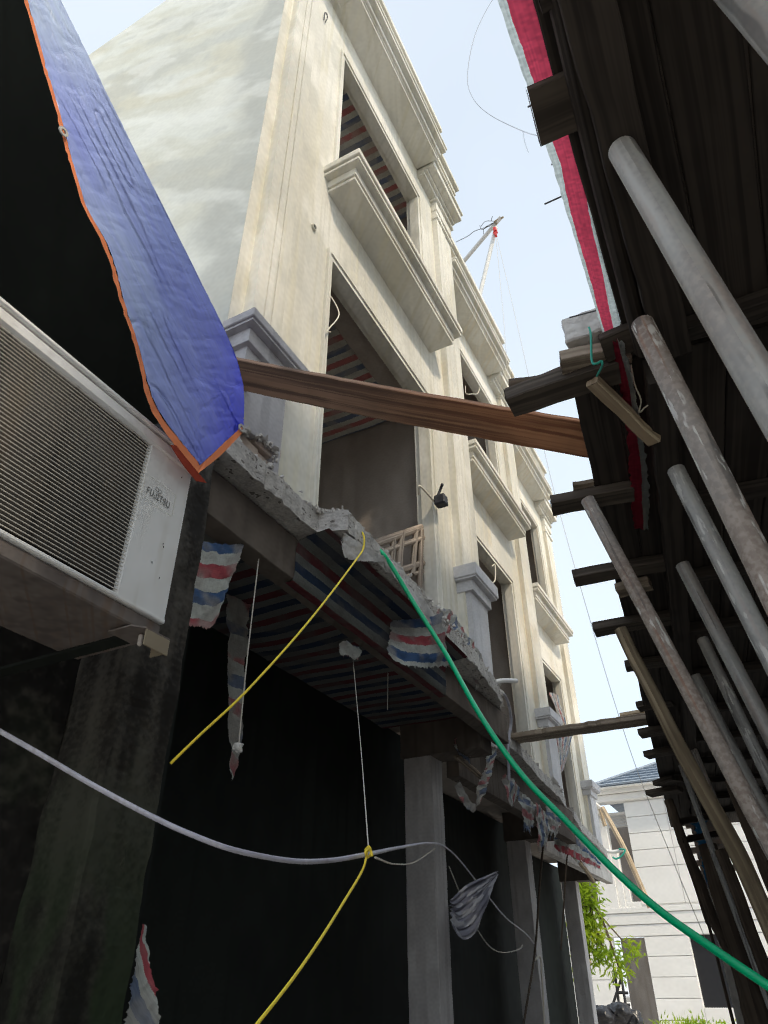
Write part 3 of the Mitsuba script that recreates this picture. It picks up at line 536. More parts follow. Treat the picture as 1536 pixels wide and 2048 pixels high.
m, uv = cloth(hem, hemo, 110, 4, 0.0, 5); add('hem', (wrinkle(m, 0.003), uv), 'orange_hem', bt, smooth=True)
fb = [(-1.25,1.209,2.899),(-1.25,1.277,3.019),(-1.25,1.369,3.179)]; fbo = [(-1.248,1.198,2.854),(-1.248,1.282,2.984),(-1.248,1.371,3.149)]; ft = [(-1.25,1.009,2.965),(-1.25,1.197,3.171),(-1.25,1.34,3.338)]
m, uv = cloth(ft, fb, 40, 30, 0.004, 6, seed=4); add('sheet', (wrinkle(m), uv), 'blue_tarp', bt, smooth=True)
m, uv = cloth(fb, fbo, 30, 4, 0.0, 6); add('hem', (wrinkle(m, 0.003), uv), 'orange_hem', bt, smooth=True)
m, uv = cloth([(-1.235,1.092,2.883),(-1.235,1.155,2.865),(-1.235,1.234,2.844)], [(-1.245,1.079,2.878),(-1.245,1.14,2.849),(-1.245,1.2,2.832)], 20, 5, 0.002, 6); add('hem_corner', (m, uv), 'red_hem', bt, smooth=True)
back = [(p[0] - 0.9, p[1], p[2] + 0.02) for p in fold]
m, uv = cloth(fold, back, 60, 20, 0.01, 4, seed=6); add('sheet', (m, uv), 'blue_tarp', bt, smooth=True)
for P in [(-1.243,0.491,3.553),(-1.243,1.354,3.151)]:
    add('eyelet', trimesh.creation.annulus(0.0075, 0.015, 0.004, sections=20).apply_transform(trimesh.transformations.rotation_matrix(math.pi / 2, [0, 1, 0])).apply_translation(P), 'steel', bt)

# ---------------------------------------------------------------- the building under construction on the right
rb = thing('concrete_building', 'raw concrete floor under construction on timber formwork to the right', 'building')
SZ = 3.50
e2 = np.array([-0.127, 1.0]); e2 /= np.linalg.norm(e2); n2 = np.array([e2[1], -e2[0]])     # second bay: along its edge, and inwards
def R2(a, b, z): return np.array([-0.275 + e2[0] * a + n2[0] * b, 2.0 + e2[1] * a + n2[1] * b, z])
slab2 = Polygon([tuple(R2(-0.025, 0.03, 0)[:2]), tuple(R2(9.2, 0.03, 0)[:2]), tuple(R2(9.2, 4.5, 0)[:2]), tuple(R2(-0.59, 4.5, 0)[:2])])
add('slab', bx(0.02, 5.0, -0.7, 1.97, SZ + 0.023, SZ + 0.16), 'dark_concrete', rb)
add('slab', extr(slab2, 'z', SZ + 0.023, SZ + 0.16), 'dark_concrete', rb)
add('back_wall', bx(2.4, 2.6, -0.7, 11.5, 0, SZ + 0.02), 'near_black', rb)
add('cross_wall', bx(0.9, 2.39, 11.0, 11.2, 0, SZ + 0.02), 'near_black', rb)
for y_a, y_b, top in ((-1.2, 3.35, 10.05), (3.45, 7.2, 10.9), (7.3, 11.2, 11.8)):  # added out of view: shade the lower facade and bounce light back
    add('added_shade_wall', extr(sbox(y_a, 3.67, y_b, top), 'x', 3.0, 3.15), 'bounce_white', rb)
fw = thing('formwork', 'dark timber formwork boards and runners under the raw slab on the right', 'formwork')
x = 0.055; i = 0
while x < 2.3:
    w = 0.17 + 0.05 * ((i * 37) % 5) / 5
    add('board', timber((x + w / 2, -0.7, SZ + 0.014), (x + w / 2, 1.96, SZ + 0.014 + 0.004 * (i % 3)), w - 0.007, 0.024, seed=i, seg=12), 'form_wood', fw); x += w; i += 1
b = 0.0; i = 0
while b < 2.2:
    w = 0.16 + 0.05 * ((i * 29) % 5) / 5
    add('board', timber(R2(0.0 if b < 0.2 else 0.3 * (b > 0.9), b + w / 2, SZ + 0.014), R2(9.1, b + w / 2, SZ + 0.014 + 0.004 * (i % 3)), w - 0.008, 0.024, seed=40 + i, seg=30), 'form_wood', fw); b += w; i += 1
# runners and cross bearers over the props
add('runner', timber((0.10, -0.7, SZ - 0.075), (0.085, 1.93, SZ - 0.075), 0.11, 0.13, bend=0.01, seed=3), 'form_wood', fw)
add('runner', tube([(0.125, -0.7, SZ - 0.05), (0.03, 1.0, SZ - 0.045), (-0.005, 1.95, SZ - 0.05)], 0.028, 10, 10, 0.05, 3), 'form_wood', fw)
add('edge_board', timber((0.085, -0.7, SZ + 0.004), (0.0, 1.95, SZ + 0.004), 0.105, 0.03, seed=8, seg=14), 'form_wood', fw)
add('runner', timber(R2(0.0, 0.30, SZ - 0.07), R2(9.0, 0.33, SZ - 0.07), 0.09, 0.12, seed=4), 'form_wood', fw)
add('runner', timber(R2(0.2, 1.25, SZ - 0.07), R2(9.0, 1.25, SZ - 0.07), 0.09, 0.12, seed=5), 'form_wood', fw)
add('runner', timber((0.95, -0.7, SZ - 0.07), (0.95, 1.93, SZ - 0.07), 0.09, 0.12, seed=6), 'form_wood', fw)
for j, yy in enumerate((-0.2, 0.75, 1.93)):
    add('bearer', timber((0.0, yy, SZ - 0.035), (2.3, yy + 0.03, SZ - 0.035), 0.07, 0.06, seed=60 + j), 'form_wood', fw)
for j, a in enumerate((0.95, 1.7, 2.4, 3.2, 4.0, 4.8, 5.6, 6.4, 7.2, 8.0)):
    add('bearer', timber(R2(a, 0.26, SZ - 0.035), R2(a + 0.05, 2.3, SZ - 0.035), 0.07, 0.06, seed=70 + j), 'form_wood', fw)
# the sheet lining the slab edge, lit through from the sky
m, uv = cloth([(-0.085, -0.6, 3.53), (-0.085, 0.3, 3.53), (-0.088, 1.0, 3.53), (-0.100, 1.45, 3.53), (-0.118, 1.93, 3.53)], [(0.050, -0.6, 3.49), (0.045, 0.3, 3.485), (0.035, 1.0, 3.49), (-0.01, 1.45, 3.49), (-0.062, 1.93, 3.50)], 120, 16, 0.006, 14, rag=(0, 0, 0.0015, 0.004), seed=5)
uv = np.stack([uv[:, 0], np.tile(np.linspace(0, 1, 16), 120)], -1)
one('edge_sheet', (m, uv), 'red_stripe', 'red and white woven sheet hanging along the near slab edge on the right', 'plastic sheet', smooth=True)
m, uv = cloth([(-0.099,1.875,3.46),(-0.113,2.058,3.46),(-0.135,2.261,3.46),(-0.169,2.484,3.46),(-0.232,2.811,3.46),(-0.273,3.092,3.46)], [(-0.058,1.842,3.42),(-0.066,2.038,3.42),(-0.082,2.239,3.42),(-0.107,2.462,3.42),(-0.153,2.79,3.42),(-0.213,3.079,3.42)], 60, 8, 0.006, 12, rag=(0.01, 0.01, 0.004, 0.004), seed=8)
uv = np.stack([uv[:, 0], np.tile(np.linspace(0.25, 0.9, 8), 60)], -1)
one('edge_sheet', (m, uv), 'red_stripe', 'dull red strip of sheet hanging under the second bay of formwork', 'plastic sheet', smooth=True)
# timbers sticking out past the slab edge, from near to far
def out_timber(label, p0, p1, w, t, mt, seed, name='timber'):
    return one(name, timber(p0, p1, w, t, seed=seed, bend=0.004), 'stub_wood' if mt == 'form_wood' else mt, label, 'timber', 'timbers sticking out of the formwork')
out_timber('wide short board under the red sheet, nearest of the timbers at the slab edge', (-0.092, 1.012, 3.468), (0.13, 1.03, 3.468), 0.150, 0.024, 'form_wood', 101)
out_timber('short board at the end of the red sheet, beside the concrete block', (-0.128, 1.885, 3.468), (0.10, 1.885, 3.468), 0.125, 0.03, 'form_wood', 102)
out_timber('thick timber under the broken concrete block', (-0.283,1.921,3.5), (-0.047,1.971,3.5), 0.085, 0.05, 'grey_wood', 103)
out_timber('dark heavy timber with a split end pointing at the facade', (-0.511,2.008,3.48), (-0.096,2.016,3.48), 0.118, 0.06, 'form_wood', 104)
one('pole', tube([(-0.495,1.968,3.53),(-0.384,2.003,3.53),(-0.266,1.997,3.53),(-0.104,2.013,3.53)], 0.026, 10, 8, 0.08, 5), 'dark_bark', 'thin dark pole lying over the split timber', 'pole', smooth=True)
out_timber('square timber with a small plate on it, carrying the outermost rusty prop', (-0.57,2.744,3.47), (-0.164,2.811,3.47), 0.115, 0.045, 'form_wood', 105)
one('plywood_plate', timber((-0.456,2.717,3.51), (-0.369,2.737,3.51), 0.09, 0.02, seed=9), 'grey_wood', 'small square plywood plate on the timber above the outermost rusty prop', 'plate')
out_timber('plain square timber between the plated one and the crooked pole', (-0.668,3.471,3.47), (-0.202,3.527,3.47), 0.115, 0.05, 'form_wood', 106)
out_timber('square timber resting on the head of the crooked wooden prop', (-0.735,4.177,3.47), (-0.292,4.216,3.47), 0.13, 0.05, 'form_wood', 107)
for j, (lab, p, q, w) in enumerate((('short light-topped timber stub beside the split block, seen past the rusty prop', (-0.485,3.689,3.45), (-0.311,3.679,3.45), 0.10),
        ('small timber end just left of the crooked wooden prop', (-0.692,4.866,3.47), (-0.438,4.893,3.47), 0.10),
        ('timber end just above the far walkway plank', (-0.808,5.904,3.52), (-0.543,5.888,3.52), 0.13),
        ('timber end just below the far walkway plank', (-0.908,6.394,3.45), (-0.64,6.384,3.45), 0.14),
        ('dark timber end standing out above the slate roof', (-0.989,7.093,3.45), (-0.725,7.034,3.45), 0.13),
        ('timber end in front of the slate roof eave', (-1.09,8.254,3.45), (-0.872,8.09,3.45), 0.16),
        ('farthest of the timber ends, below the eave of the white house', (-1.232,8.432,3.4), (-0.901,8.359,3.4), 0.16))):
    out_timber(lab, p, q, w, 0.05, 'form_wood' if j else 'grey_wood', 110 + j)
one('batten', timber((-0.196,1.997,3.44), (-0.064,2.34,3.36), 0.050, 0.038, face=(0.3, 0.2, 1), seed=21), 'pale_wood', 'pale new batten nailed diagonally under the formwork', 'batten')
one('concrete_block', rough(bx(-0.245, -0.09, 1.87, 2.0, 3.545, 3.665, 0.006), 0.02, 0.007, 22, 40), 'concrete', 'broken grey concrete block lying on the timber at the slab corner', 'concrete block')
one('tie_wire', tube([(-0.152,1.84,3.543),(-0.152,1.83,3.489),(-0.168,1.83,3.374),(-0.154,1.83,3.356),(-0.139,1.84,3.369),(-0.142,1.85,3.356),(-0.174,1.95,3.413)], 0.0042, 6, 6), 'green_wire', 'green tie wire looped over the concrete block', 'wire')
one('tie_wire', tube([(-0.058,2.003,3.46),(-0.066,2.101,3.45),(-0.062,2.169,3.43),(-0.082,2.223,3.42),(-0.057,2.205,3.42),(-0.036,2.195,3.42)], 0.003, 6, 6), 'pale_wire', 'tangle of pale tie wire beside the diagonal batten', 'wire')
one('tie_wire', tube([(-0.04,2.255,3.42),(-0.039,2.297,3.41),(-0.052,2.346,3.41)], 0.003, 6, 6), 'pale_wire', 'short bent wire end above the tip of the diagonal batten', 'wire')
for j, (p, q, lab) in enumerate((((-0.105,1.048,3.6), (-0.057,1.039,3.58), 'second from the camera'), ((-0.096,1.236,3.6), (-0.059,1.235,3.58), 'with a flat head, third from the camera'), ((-0.152,1.348,3.6), (-0.065,1.334,3.58), 'fourth from the camera'), ((-0.207,1.816,3.6), (-0.101,1.813,3.58), 'long one nearest the concrete block'))):
    one('rebar_end', tube([p, q], 0.0028, 6, 3), 'wire', 'thin rod sticking out of the slab edge, ' + lab, 'steel rod', 'steel rods at the slab edge')

# props: steel tubes and crooked poles leaning from the slab edge to the ground
def prop(name, label, top, foot, r, mt, bump=0.0, seed=0, wob=0.0, catg='prop'):
    t, f = np.array(top), np.array(foot); rr = np.random.default_rng(seed); pts = [t + (f - t) * u + np.array([rr.normal(0, wob), rr.normal(0, wob), 0]) * (0 < u < 1) for u in np.linspace(0, 1, 9)]
    m, uv = tube(pts, r, 24 if not bump else 14, 8, bump, seed, taper=1.12 if bump else 1.0, bfreq=2.2)
    return one(name, (m, uv), mt, label, catg, 'props holding up the formwork', smooth=True)
prop('steel_prop', 'nearest grey steel prop, thickest in view', *[(0.084,1.135,3.36),(0.414,1.135,0.0)], 0.0355, 'steel', seed=1)
prop('steel_prop', 'pale prop crossing the top right corner of the picture', *[(0.348,0.847,3.36),(0.542,0.847,0.0)], 0.039, 'steel', seed=21)
prop('steel_prop', 'second steel prop from the camera, speckled with rust', *[(0.015,1.732,3.36),(0.361,1.732,0.0)], 0.035, 'rusty', seed=2)
prop('steel_prop', 'third steel prop from the camera, plain grey', *[(-0.018,2.571,3.36),(0.453,2.571,0.0)], 0.035, 'steel', seed=3)
prop('steel_prop', 'grey steel prop with white plaster runs, fourth along the inner row', *[(-0.118,3.385,3.36),(0.478,3.385,0.0)], 0.034, 'steel', seed=4)
prop('steel_prop', 'rusty brown prop under the plated timber, outermost of the steel ones', *[(-0.406,2.729,3.44),(0.409,3.029,0.0)], 0.031, 'rusty', seed=5)
prop('steel_prop', 'dark grey prop behind the plaster-streaked one, fifth along the inner row', *[(-0.155,4.362,3.36),(0.39,4.362,0.0)], 0.033, 'steel', seed=6)
prop('steel_prop', 'dim blue-grey prop, sixth along the inner row', *[(-0.282,4.965,3.36),(0.444,4.965,0.0)], 0.034, 'steel', seed=7)
one('wood_prop', tube([(-0.55,3.95,3.343),(-0.522,3.97,3.201),(-0.486,3.99,3.062),(-0.447,4.0,2.912),(-0.391,4.05,2.672),(-0.339,4.1,2.484),(-0.28,4.15,2.278),(-0.25,4.2,2.159),(-0.218,4.25,1.972),(-0.131,4.3,1.424)], 0.036, 14, 6, 0.16, 12, taper=1.25, bfreq=2.0), 'bark', 'crooked peeled tree trunk used as a prop, outermost of all', 'prop', 'props holding up the formwork', smooth=True)
prop('steel_prop', 'slim pale prop low among the far props at the right edge', *[(-0.545,6.77,3.36),(-0.038,6.77,0.0)], 0.028, 'rusty', seed=31)
prop('steel_prop', 'slim grey prop farthest along the inner row', *[(-0.723,7.22,3.36),(-0.293,7.22,0.0)], 0.026, 'steel', seed=32)
one('wood_prop', tube([(-1.118,9.0,3.435),(-1.076,9.0,3.117),(-1.042,9.05,2.845),(-0.998,9.1,2.629),(-0.973,9.1,2.439),(-0.947,9.15,2.249),(-0.894,9.2,2.058),(-0.847,9.3,1.821),(-0.84,9.3,1.326)], 0.050, 12, 6, 0.12, 13, taper=1.2), 'dark_bark', 'curved dark pole standing in front of the white house', 'prop', 'props holding up the formwork', smooth=True)
one('wood_prop', tube([(-0.73,8.0,2.796),(-0.715,8.0,2.412),(-0.702,8.1,2.137),(-0.679,8.1,1.904),(-0.672,8.2,1.536),(-0.661,8.2,1.291)], 0.085, 12, 6, 0.14, 14, taper=1.1), 'dark_bark', 'thick dark trunk right of the curved dark pole', 'prop', 'props holding up the formwork', smooth=True)
one('wood_prop', tube([(-0.552,7.0,2.601),(-0.501,7.0,2.268),(-0.485,7.1,2.032),(-0.455,7.1,1.814),(-0.425,7.2,1.513)], 0.045, 12, 6, 0.12, 15, taper=1.1), 'dark_bark', 'slender dark trunk between the thick trunk and the rusty props', 'prop', 'props holding up the formwork', smooth=True)
one('wood_prop', tube([(-1.161,9.4,3.572),(-1.138,9.4,3.027),(-1.084,9.4,2.617),(-1.057,9.45,2.283),(-1.041,9.5,2.145),(-1.022,9.5,1.319)], 0.016, 8, 4, 0.1, 16), 'dark_bark', 'thin stick beside the curved dark pole', 'prop', 'props holding up the formwork', smooth=True)
one('wood_prop', tube([(-0.281,6.2,2.957),(-0.245,6.2,2.636),(-0.21,6.25,2.342),(-0.152,6.3,1.857)], 0.06, 12, 6, 0.1, 17), 'dark_bark', 'dark trunk deep among the props at the right edge', 'prop', 'props holding up the formwork', smooth=True)
for j, (p, q, lab) in enumerate((((-1.075,9.0,3.194), (-0.699,9.3,3.278), 'upper'), ((-1.091,9.0,3.006), (-0.734,9.3,3.093), 'lower'))):
    one('cross_stick', timber(p, q, 0.10, 0.06, seed=130 + j), 'form_wood', lab + ' of the two short cross sticks nailed to the curved dark pole', 'timber')
m, uv = cloth([(-0.969,9.6,3.312),(-0.882,9.6,3.303),(-0.817,9.6,3.297)], [(-0.985,9.6,2.657),(-0.97,9.6,2.631),(-0.961,9.6,2.58)], 14, 30, 0.03, 5, rag=(0.02, 0.02, 0, 0.03), seed=9)
one('blue_sheet', (m, uv), 'blue_sheet', 'torn blue plastic strip hanging among the far props', 'plastic sheet', smooth=True)
bp = thing('brick_pier', 'small raw red brick pier among the far props', 'brick pier')
PB = np.array((-0.979,10.6,2.733))
for r_ in range(16):
    for c_ in range(2):
        o = (r_ % 2) * 0.06
        add('brick', bx(PB[0] - 0.14 + c_ * 0.205 - o, PB[0] + 0.055 + c_ * 0.205 - o, PB[1], PB[1] + 0.1, PB[2] + r_ * 0.075, PB[2] + r_ * 0.075 + 0.062), 'brick', bp)
add('mortar', bx(PB[0] - 0.13, PB[0] + 0.22, PB[1] + 0.02, PB[1] + 0.09, PB[2] - 3, PB[2] + 1.2), 'concrete', bp)

# planks across the alley
one('walk_plank', timber((-1.94,1.93,4.267), (-0.25,2.556,3.585), 0.172, 0.03, face=(0.0, 0.40, 1), seed=33, bend=-0.02, ragged=0.002, seg=40), 'red_wood', 'long red-brown plank wedged across the alley above the viewer', 'plank')
one('walk_plank', timber((-2.488,6.823,3.7), (-0.737,6.567,3.62), 0.30, 0.05, face=(0.0, -0.1, 1), seed=34, ragged=0.02, seg=30), 'grey_wood', 'far weathered plank bridging the alley between the slabs', 'plank')
one('plank_cleat', timber((-1.064,6.6,3.69), (-0.855,6.589,3.69), 0.10, 0.03, seed=35), 'pale_wood', 'pale split piece of wood on the right end of the far plank', 'timber')

# ---------------------------------------------------------------- ropes, hoses, strings and wires
one('yellow_rope', tube([(-1.75,2.932,3.84),(-1.62,2.773,3.688),(-1.56,2.729,3.6),(-1.555,2.722,3.519),(-1.55,2.64,3.4),(-1.56,2.283,2.923),(-1.6,1.983,2.535),(-1.66,1.822,2.328),(-1.7,1.749,2.223)], 0.0048, 8, 10), 'yellow_rope', 'yellow rope from the broken slab edge down to the mossy pier', 'rope', smooth=True)
one('yellow_rope', tube([(-1.02,1.833,1.925),(-1.0,1.772,1.872),(-0.97,1.636,1.79),(-0.93,1.47,1.7),(-0.9,1.325,1.624),(-0.88,1.174,1.544)], 0.0033, 8, 10), 'yellow_rope', 'yellow cord hanging down from the knot on the grey conduit', 'rope', smooth=True)
one('knot', tube([(-1.015,1.813,1.926),(-1.0,1.805,1.931),(-1.0,1.817,1.918),(-1.0,1.798,1.905),(-0.99,1.769,1.913),(-0.99,1.793,1.921),(-0.985,1.795,1.906)], 0.0036, 8, 6), 'yellow_rope', 'yellow knot tying the grey conduit to the ceiling string', 'knot', smooth=True)
one('string', tube([(-1.95,3.313,3.197),(-1.6,2.807,2.515),(-1.02,1.839,1.929)], 0.0019, 6, 8), 'string', 'thin tan string from the striped ceiling down to the knot', 'string')
one('green_hose', tube([(-1.72,3.057,3.781),(-1.62,2.977,3.672),(-1.575,2.975,3.619),(-1.55,3.04,3.559),(-1.47,3.146,3.358),(-1.33,3.195,3.073),(-1.095,3.0,2.651),(-0.922,2.95,2.368),(-0.736,2.85,2.15),(-0.553,2.7,1.948),(-0.409,2.55,1.813),(-0.263,2.4,1.703),(-0.14,2.3,1.614),(-0.006,2.2,1.515)], 0.0118, 12, 10, 0.02, 4), 'green_hose', 'bright green hose running down across the alley', 'hose', smooth=True)
one('conduit', tube([(-1.6,0.983,2.143),(-1.52,1.016,2.1),(-1.43,1.066,2.05),(-1.33,1.15,1.987),(-1.22,1.219,1.928),(-1.14,1.264,1.891),(-1.08,1.347,1.866),(-1.04,1.501,1.862),(-1.03,1.66,1.882),(-1.05,1.893,1.929),(-1.4,2.784,2.097),(-2.0,4.357,2.388),(-2.34,5.367,2.544),(-2.42,5.84,2.525),(-2.55,6.635,2.412),(-2.7,7.647,2.25),(-2.84,8.645,2.175),(-2.89,9.079,2.094)], 0.0060, 10, 10, 0.06, 6), 'conduit', 'grey plastic conduit sagging across the dark shopfronts', 'conduit', smooth=True)
one('string', tube([(-1.07,1.968,1.931),(-1.4,2.739,2.031),(-1.8,3.754,2.193),(-2.3,5.137,2.488)], 0.003, 6, 8), 'pale_wire', 'thin slack cord under the conduit beside the near column', 'string')
one('string', tube([(-2.37,5.541,2.424),(-2.45,6.059,2.17),(-2.5,6.427,2.033),(-2.55,6.829,1.944),(-2.65,7.448,1.944),(-2.8,8.307,2.012),(-2.88,8.641,2.064)], 0.004, 6, 8), 'string', 'slack grey cord looping below the conduit between the two columns', 'string')
one('string', tube([(-1.86,2.268,3.315),(-1.88,2.289,2.832),(-1.89,2.309,2.451)], 0.003, 6, 4), 'string', 'white string hanging from the beam with a scrap of paper', 'string')
one('paper_scrap', rough(trimesh.creation.icosphere(2, 0.022).apply_translation((-1.89,2.307,2.44)), None, 0.012, 60, 2), 'white_paint', 'white crumpled scrap tied to the end of the hanging string', 'scrap')
one('string', tube([(-2.0,3.842,3.312),(-2.0,3.832,3.069)], 0.0022, 6, 3), 'string', 'short thin thread under the striped ceiling', 'string')
one('cable', tube([(-2.42,8.459,3.201),(-2.6,8.626,2.674),(-2.86,8.999,2.032),(-2.86,8.571,1.574),(-2.86,8.214,1.216)], 0.012, 8, 8), 'dark_bark', 'dark cable running down the second column', 'cable', smooth=True)
one('cable', tube([(-2.55,10.129,3.547),(-2.6,9.779,2.909),(-2.7,9.665,2.31),(-2.72,9.541,2.05)], 0.010, 8, 8), 'dark_bark', 'dark cable hanging from the far balcony slab', 'cable', smooth=True)
one('cable', tube([(-2.87,8.992,1.938),(-2.85,9.121,1.965),(-2.85,9.105,1.754),(-2.85,8.987,1.227)], 0.010, 8, 8), 'pale_wire', 'tan twisted cable looped beside the second column', 'cable', smooth=True)
one('wire', tube([(-0.193,2.2,7.385),(-0.29,2.2,7.344),(-0.449,2.2,6.985),(-0.539,2.2,6.514),(-0.528,2.2,6.211),(-0.44,2.2,5.915),(-0.26,2.15,5.476),(-0.106,1.6,4.365)], 0.0014, 6, 10), 'string_grey', 'thin wire curving through the sky beside the slab edge', 'wire')
one('wire', tube([(-0.27,2.15,5.49),(-0.272,2.15,5.379),(-0.265,2.15,5.274)], 0.0011, 6, 4), 'string_grey', 'short loose wire end dangling from the curving wire', 'wire')
# hoist on the middle roof and its ropes
ho = thing('roof_hoist', 'two pale poles with a red pulley rising over the middle roof', 'hoist')
TH = np.array((-1.896,8.6,14.499))
add('pole', tube([TH + [0.05, 0, 0.06], (-2.722,8.9,14.208), (-3.15,9.1,14.122)], 0.042, 10, 6), 'white_paint', ho, smooth=True)
add('pole', tube([(-1.983,8.62,14.335),(-2.429,8.62,12.746),(-2.547,8.62,12.31)], 0.042, 10, 6), 'white_paint', ho, smooth=True)
add('pulley', cat([trimesh.creation.cylinder(0.045, 0.04, sections=20).apply_transform(trimesh.transformations.rotation_matrix(math.pi / 2, [1, 0, 0])), bx(-0.03, 0.03, -0.04, 0.04, 0.02, 0.14, 0.006), bx(-0.02, 0.02, -0.03, 0.03, -0.12, -0.04, 0.006)]).apply_translation((-1.992,8.55,14.084)), 'red_paint', ho)
add('lashing', tube([TH + [0.10, 0, 0.03], TH + [0.0, 0, 0.03], TH + [-0.09, 0, 0.0], TH + [-0.06, 0.03, -0.05]], 0.02, 8, 4), 'bark', ho, smooth=True)
tw = []
for j in range(9):
    q = TH + rng.normal(0, 1, 3) * [0.10, 0.05, 0.10] + [-0.15, 0, 0.02]; tw.append(tube([TH + [-0.06, 0, 0], q, q + rng.normal(0, 0.08, 3)], 0.006, 5, 4)[0])
add('wire_tangle', cat(tw), 'wire', ho)
one('wire', tube([(-2.094,8.6,14.437),(-2.413,8.6,14.492),(-2.571,8.6,14.432),(-2.871,8.7,14.56)], 0.007, 6, 6), 'wire', 'black cable from the hoist to the roof edge', 'wire')
one('hoist_rope', tube([(-1.997,8.55,13.925),(-2.029,8.5,12.586),(-2.056,8.4,11.138),(-2.092,8.3,9.866)], 0.0035, 6, 6), 'string', 'left hoist rope hanging from the red pulley', 'rope')
one('hoist_rope', tube([(-1.977,8.55,13.912),(-1.814,8.5,10.494),(-1.72,8.5,7.932),(-1.546,8.6,5.597),(-1.382,8.7,3.954),(-1.183,8.8,2.799),(-1.021,8.9,1.983)], 0.0035, 6, 8), 'string', 'long thin hoist rope running down through the alley', 'rope')
# bits fixed to the facades
one('wire_stub', tube([(-2.1,3.043,6.151),(-2.0,2.944,5.996),(-1.93,2.959,5.774),(-1.95,2.857,5.514),(-1.93,2.867,5.492)], 0.005, 6, 6), 'pale_wire', 'bent white wire sticking out at the left jamb of the lower opening', 'wire')
one('wire_stub', tube([(-2.5,7.358,9.107),(-2.45,7.202,8.8),(-2.4,7.345,8.888),(-2.4,7.586,9.102),(-2.45,7.905,9.524)], 0.006, 6, 6), 'pale_wire', 'curled white wires in the upper window of the middle house', 'wire')
one('wire_stub', tube([(-2.42,7.496,6.066),(-2.4,7.562,6.116),(-2.4,7.499,5.869),(-2.42,7.349,5.746)], 0.008, 6, 4), 'pale_wire', 'bent pale pipe stub at the top of the lower opening of the middle house', 'wire')
wl = thing('wall_fixture', 'small black fixture with a cable on the pier right of the lower opening', 'fixture')
LP_ = np.array((-1.9,4.662,5.145))
add('housing', rough(cat([bx(-0.05, 0.05, -0.045, 0.045, -0.06, 0.045, 0.012)]), 0.04, 0.012, 14, 3).apply_translation(LP_), 'dark_metal', wl)
add('arm', tube([LP_ + [-0.03, 0, 0.05], LP_ + [0.0, 0.01, 0.13], LP_ + [0.03, -0.02, 0.15]], 0.012, 8, 5), 'dark_metal', wl, smooth=True)
one('cable', tube([LP_ + [-0.06, 0.0, 0], LP_ + [-0.075, -0.12, 0.02], LP_ + [-0.095, -0.24, 0.03], (-2.03,4.493,5.136)], 0.009, 8, 6), 'pale_wire', 'pale cable from the black wall fixture into the opening', 'cable', smooth=True)
one('wall_hook', cat([tube([(-1.99,2.505,9.808),(-1.97,2.484,9.91),(-1.97,2.531,9.925),(-1.98,2.52,9.783)], 0.006, 6, 4)[0]]), 'wire', 'small black bent hook on the plaster near the main cornice', 'hook')
# timber frame leaning in the lower opening
fr = thing('wooden_frame', 'brown wooden frame leaning inside the lower opening above the slab', 'wooden frame')
FR = [[(-2.1,3.684,4.191),(-2.12,4.751,4.986),0.034],[(-2.1,3.735,4.145),(-2.1,4.697,4.837),0.024],[(-2.1,4.133,4.541),(-2.08,4.053,4.111),0.022],[(-2.1,4.282,4.653),(-2.07,4.129,4.104),0.028],[(-2.1,4.559,4.83),(-2.09,4.435,4.344),0.024],[(-2.1,4.662,4.898),(-2.08,4.53,4.187),0.026],[(-2.1,4.175,4.244),(-2.1,4.667,4.575),0.026],[(-2.1,4.207,4.2),(-2.1,4.66,4.491),0.018]]
for j, (p, q, r_) in enumerate(FR):
    add('rail' if j in (0, 1, 6, 7) else 'post', tube([p, q], r_, 10, 8, 0.06, 50 + j), 'frame_wood', fr, smooth=True)

# ---------------------------------------------------------------- torn sheets on the slabs
def rag_sheet(label, ea, eb, mt='rag', nu=36, nv=24, amp=0.02, freq=9, rag=(0.006, 0.006, 0, 0.012), seed=0, swap=False, v0=0.0, group='torn sheets'):
    m, uv = cloth(ea, eb, nu * 2, nv * 2, amp, freq, rag=tuple(x * 0.6 for x in rag), seed=seed, swap=swap, v0=v0)
    vv = np.array(m.vertices); vv += np.stack([meshkit.fbm(vv * 28 + 31 * q, 3, seed + q) - 0.5 for q in range(3)], -1) * (0.022 if mt != 'cement_cloth' else 0.012); m.vertices = vv
    return one('torn_sheet', (m, uv), mt, label, 'plastic sheet', group, smooth=True)
rag_sheet('striped red, white and blue sheet draped from the slab edge under the green hose', [(-1.822,3.551,3.52),(-1.697,3.626,3.53),(-1.584,3.662,3.54),(-1.526,3.661,3.56)], [(-1.7,3.261,3.158),(-1.68,3.437,3.159),(-1.68,3.747,3.251),(-1.69,4.107,3.395)], 'stripe', seed=21, v0=0.135)
rag_sheet('crumpled striped sheet over the slab edge right of the green hose', [(-1.7,3.969,3.75),(-1.72,4.266,3.87),(-1.74,4.589,3.851),(-1.78,4.937,3.841),(-1.82,5.172,3.809)], [(-1.64,3.78,3.5),(-1.66,4.136,3.62),(-1.7,4.491,3.579),(-1.74,4.707,3.549),(-1.78,4.833,3.484)], amp=0.035, seed=22, swap=True)
rag_sheet('frayed grey cement cloth hanging at the slab notch under the yellow rope', [(-1.57,2.55,3.515),(-1.56,2.668,3.53),(-1.56,2.828,3.562),(-1.56,2.958,3.593)], [(-1.585,2.556,3.44),(-1.585,2.611,3.401),(-1.57,2.766,3.465),(-1.57,3.001,3.58)], 'cement_cloth', amp=0.012, seed=23, rag=(0.02, 0.004, 0, 0.004))
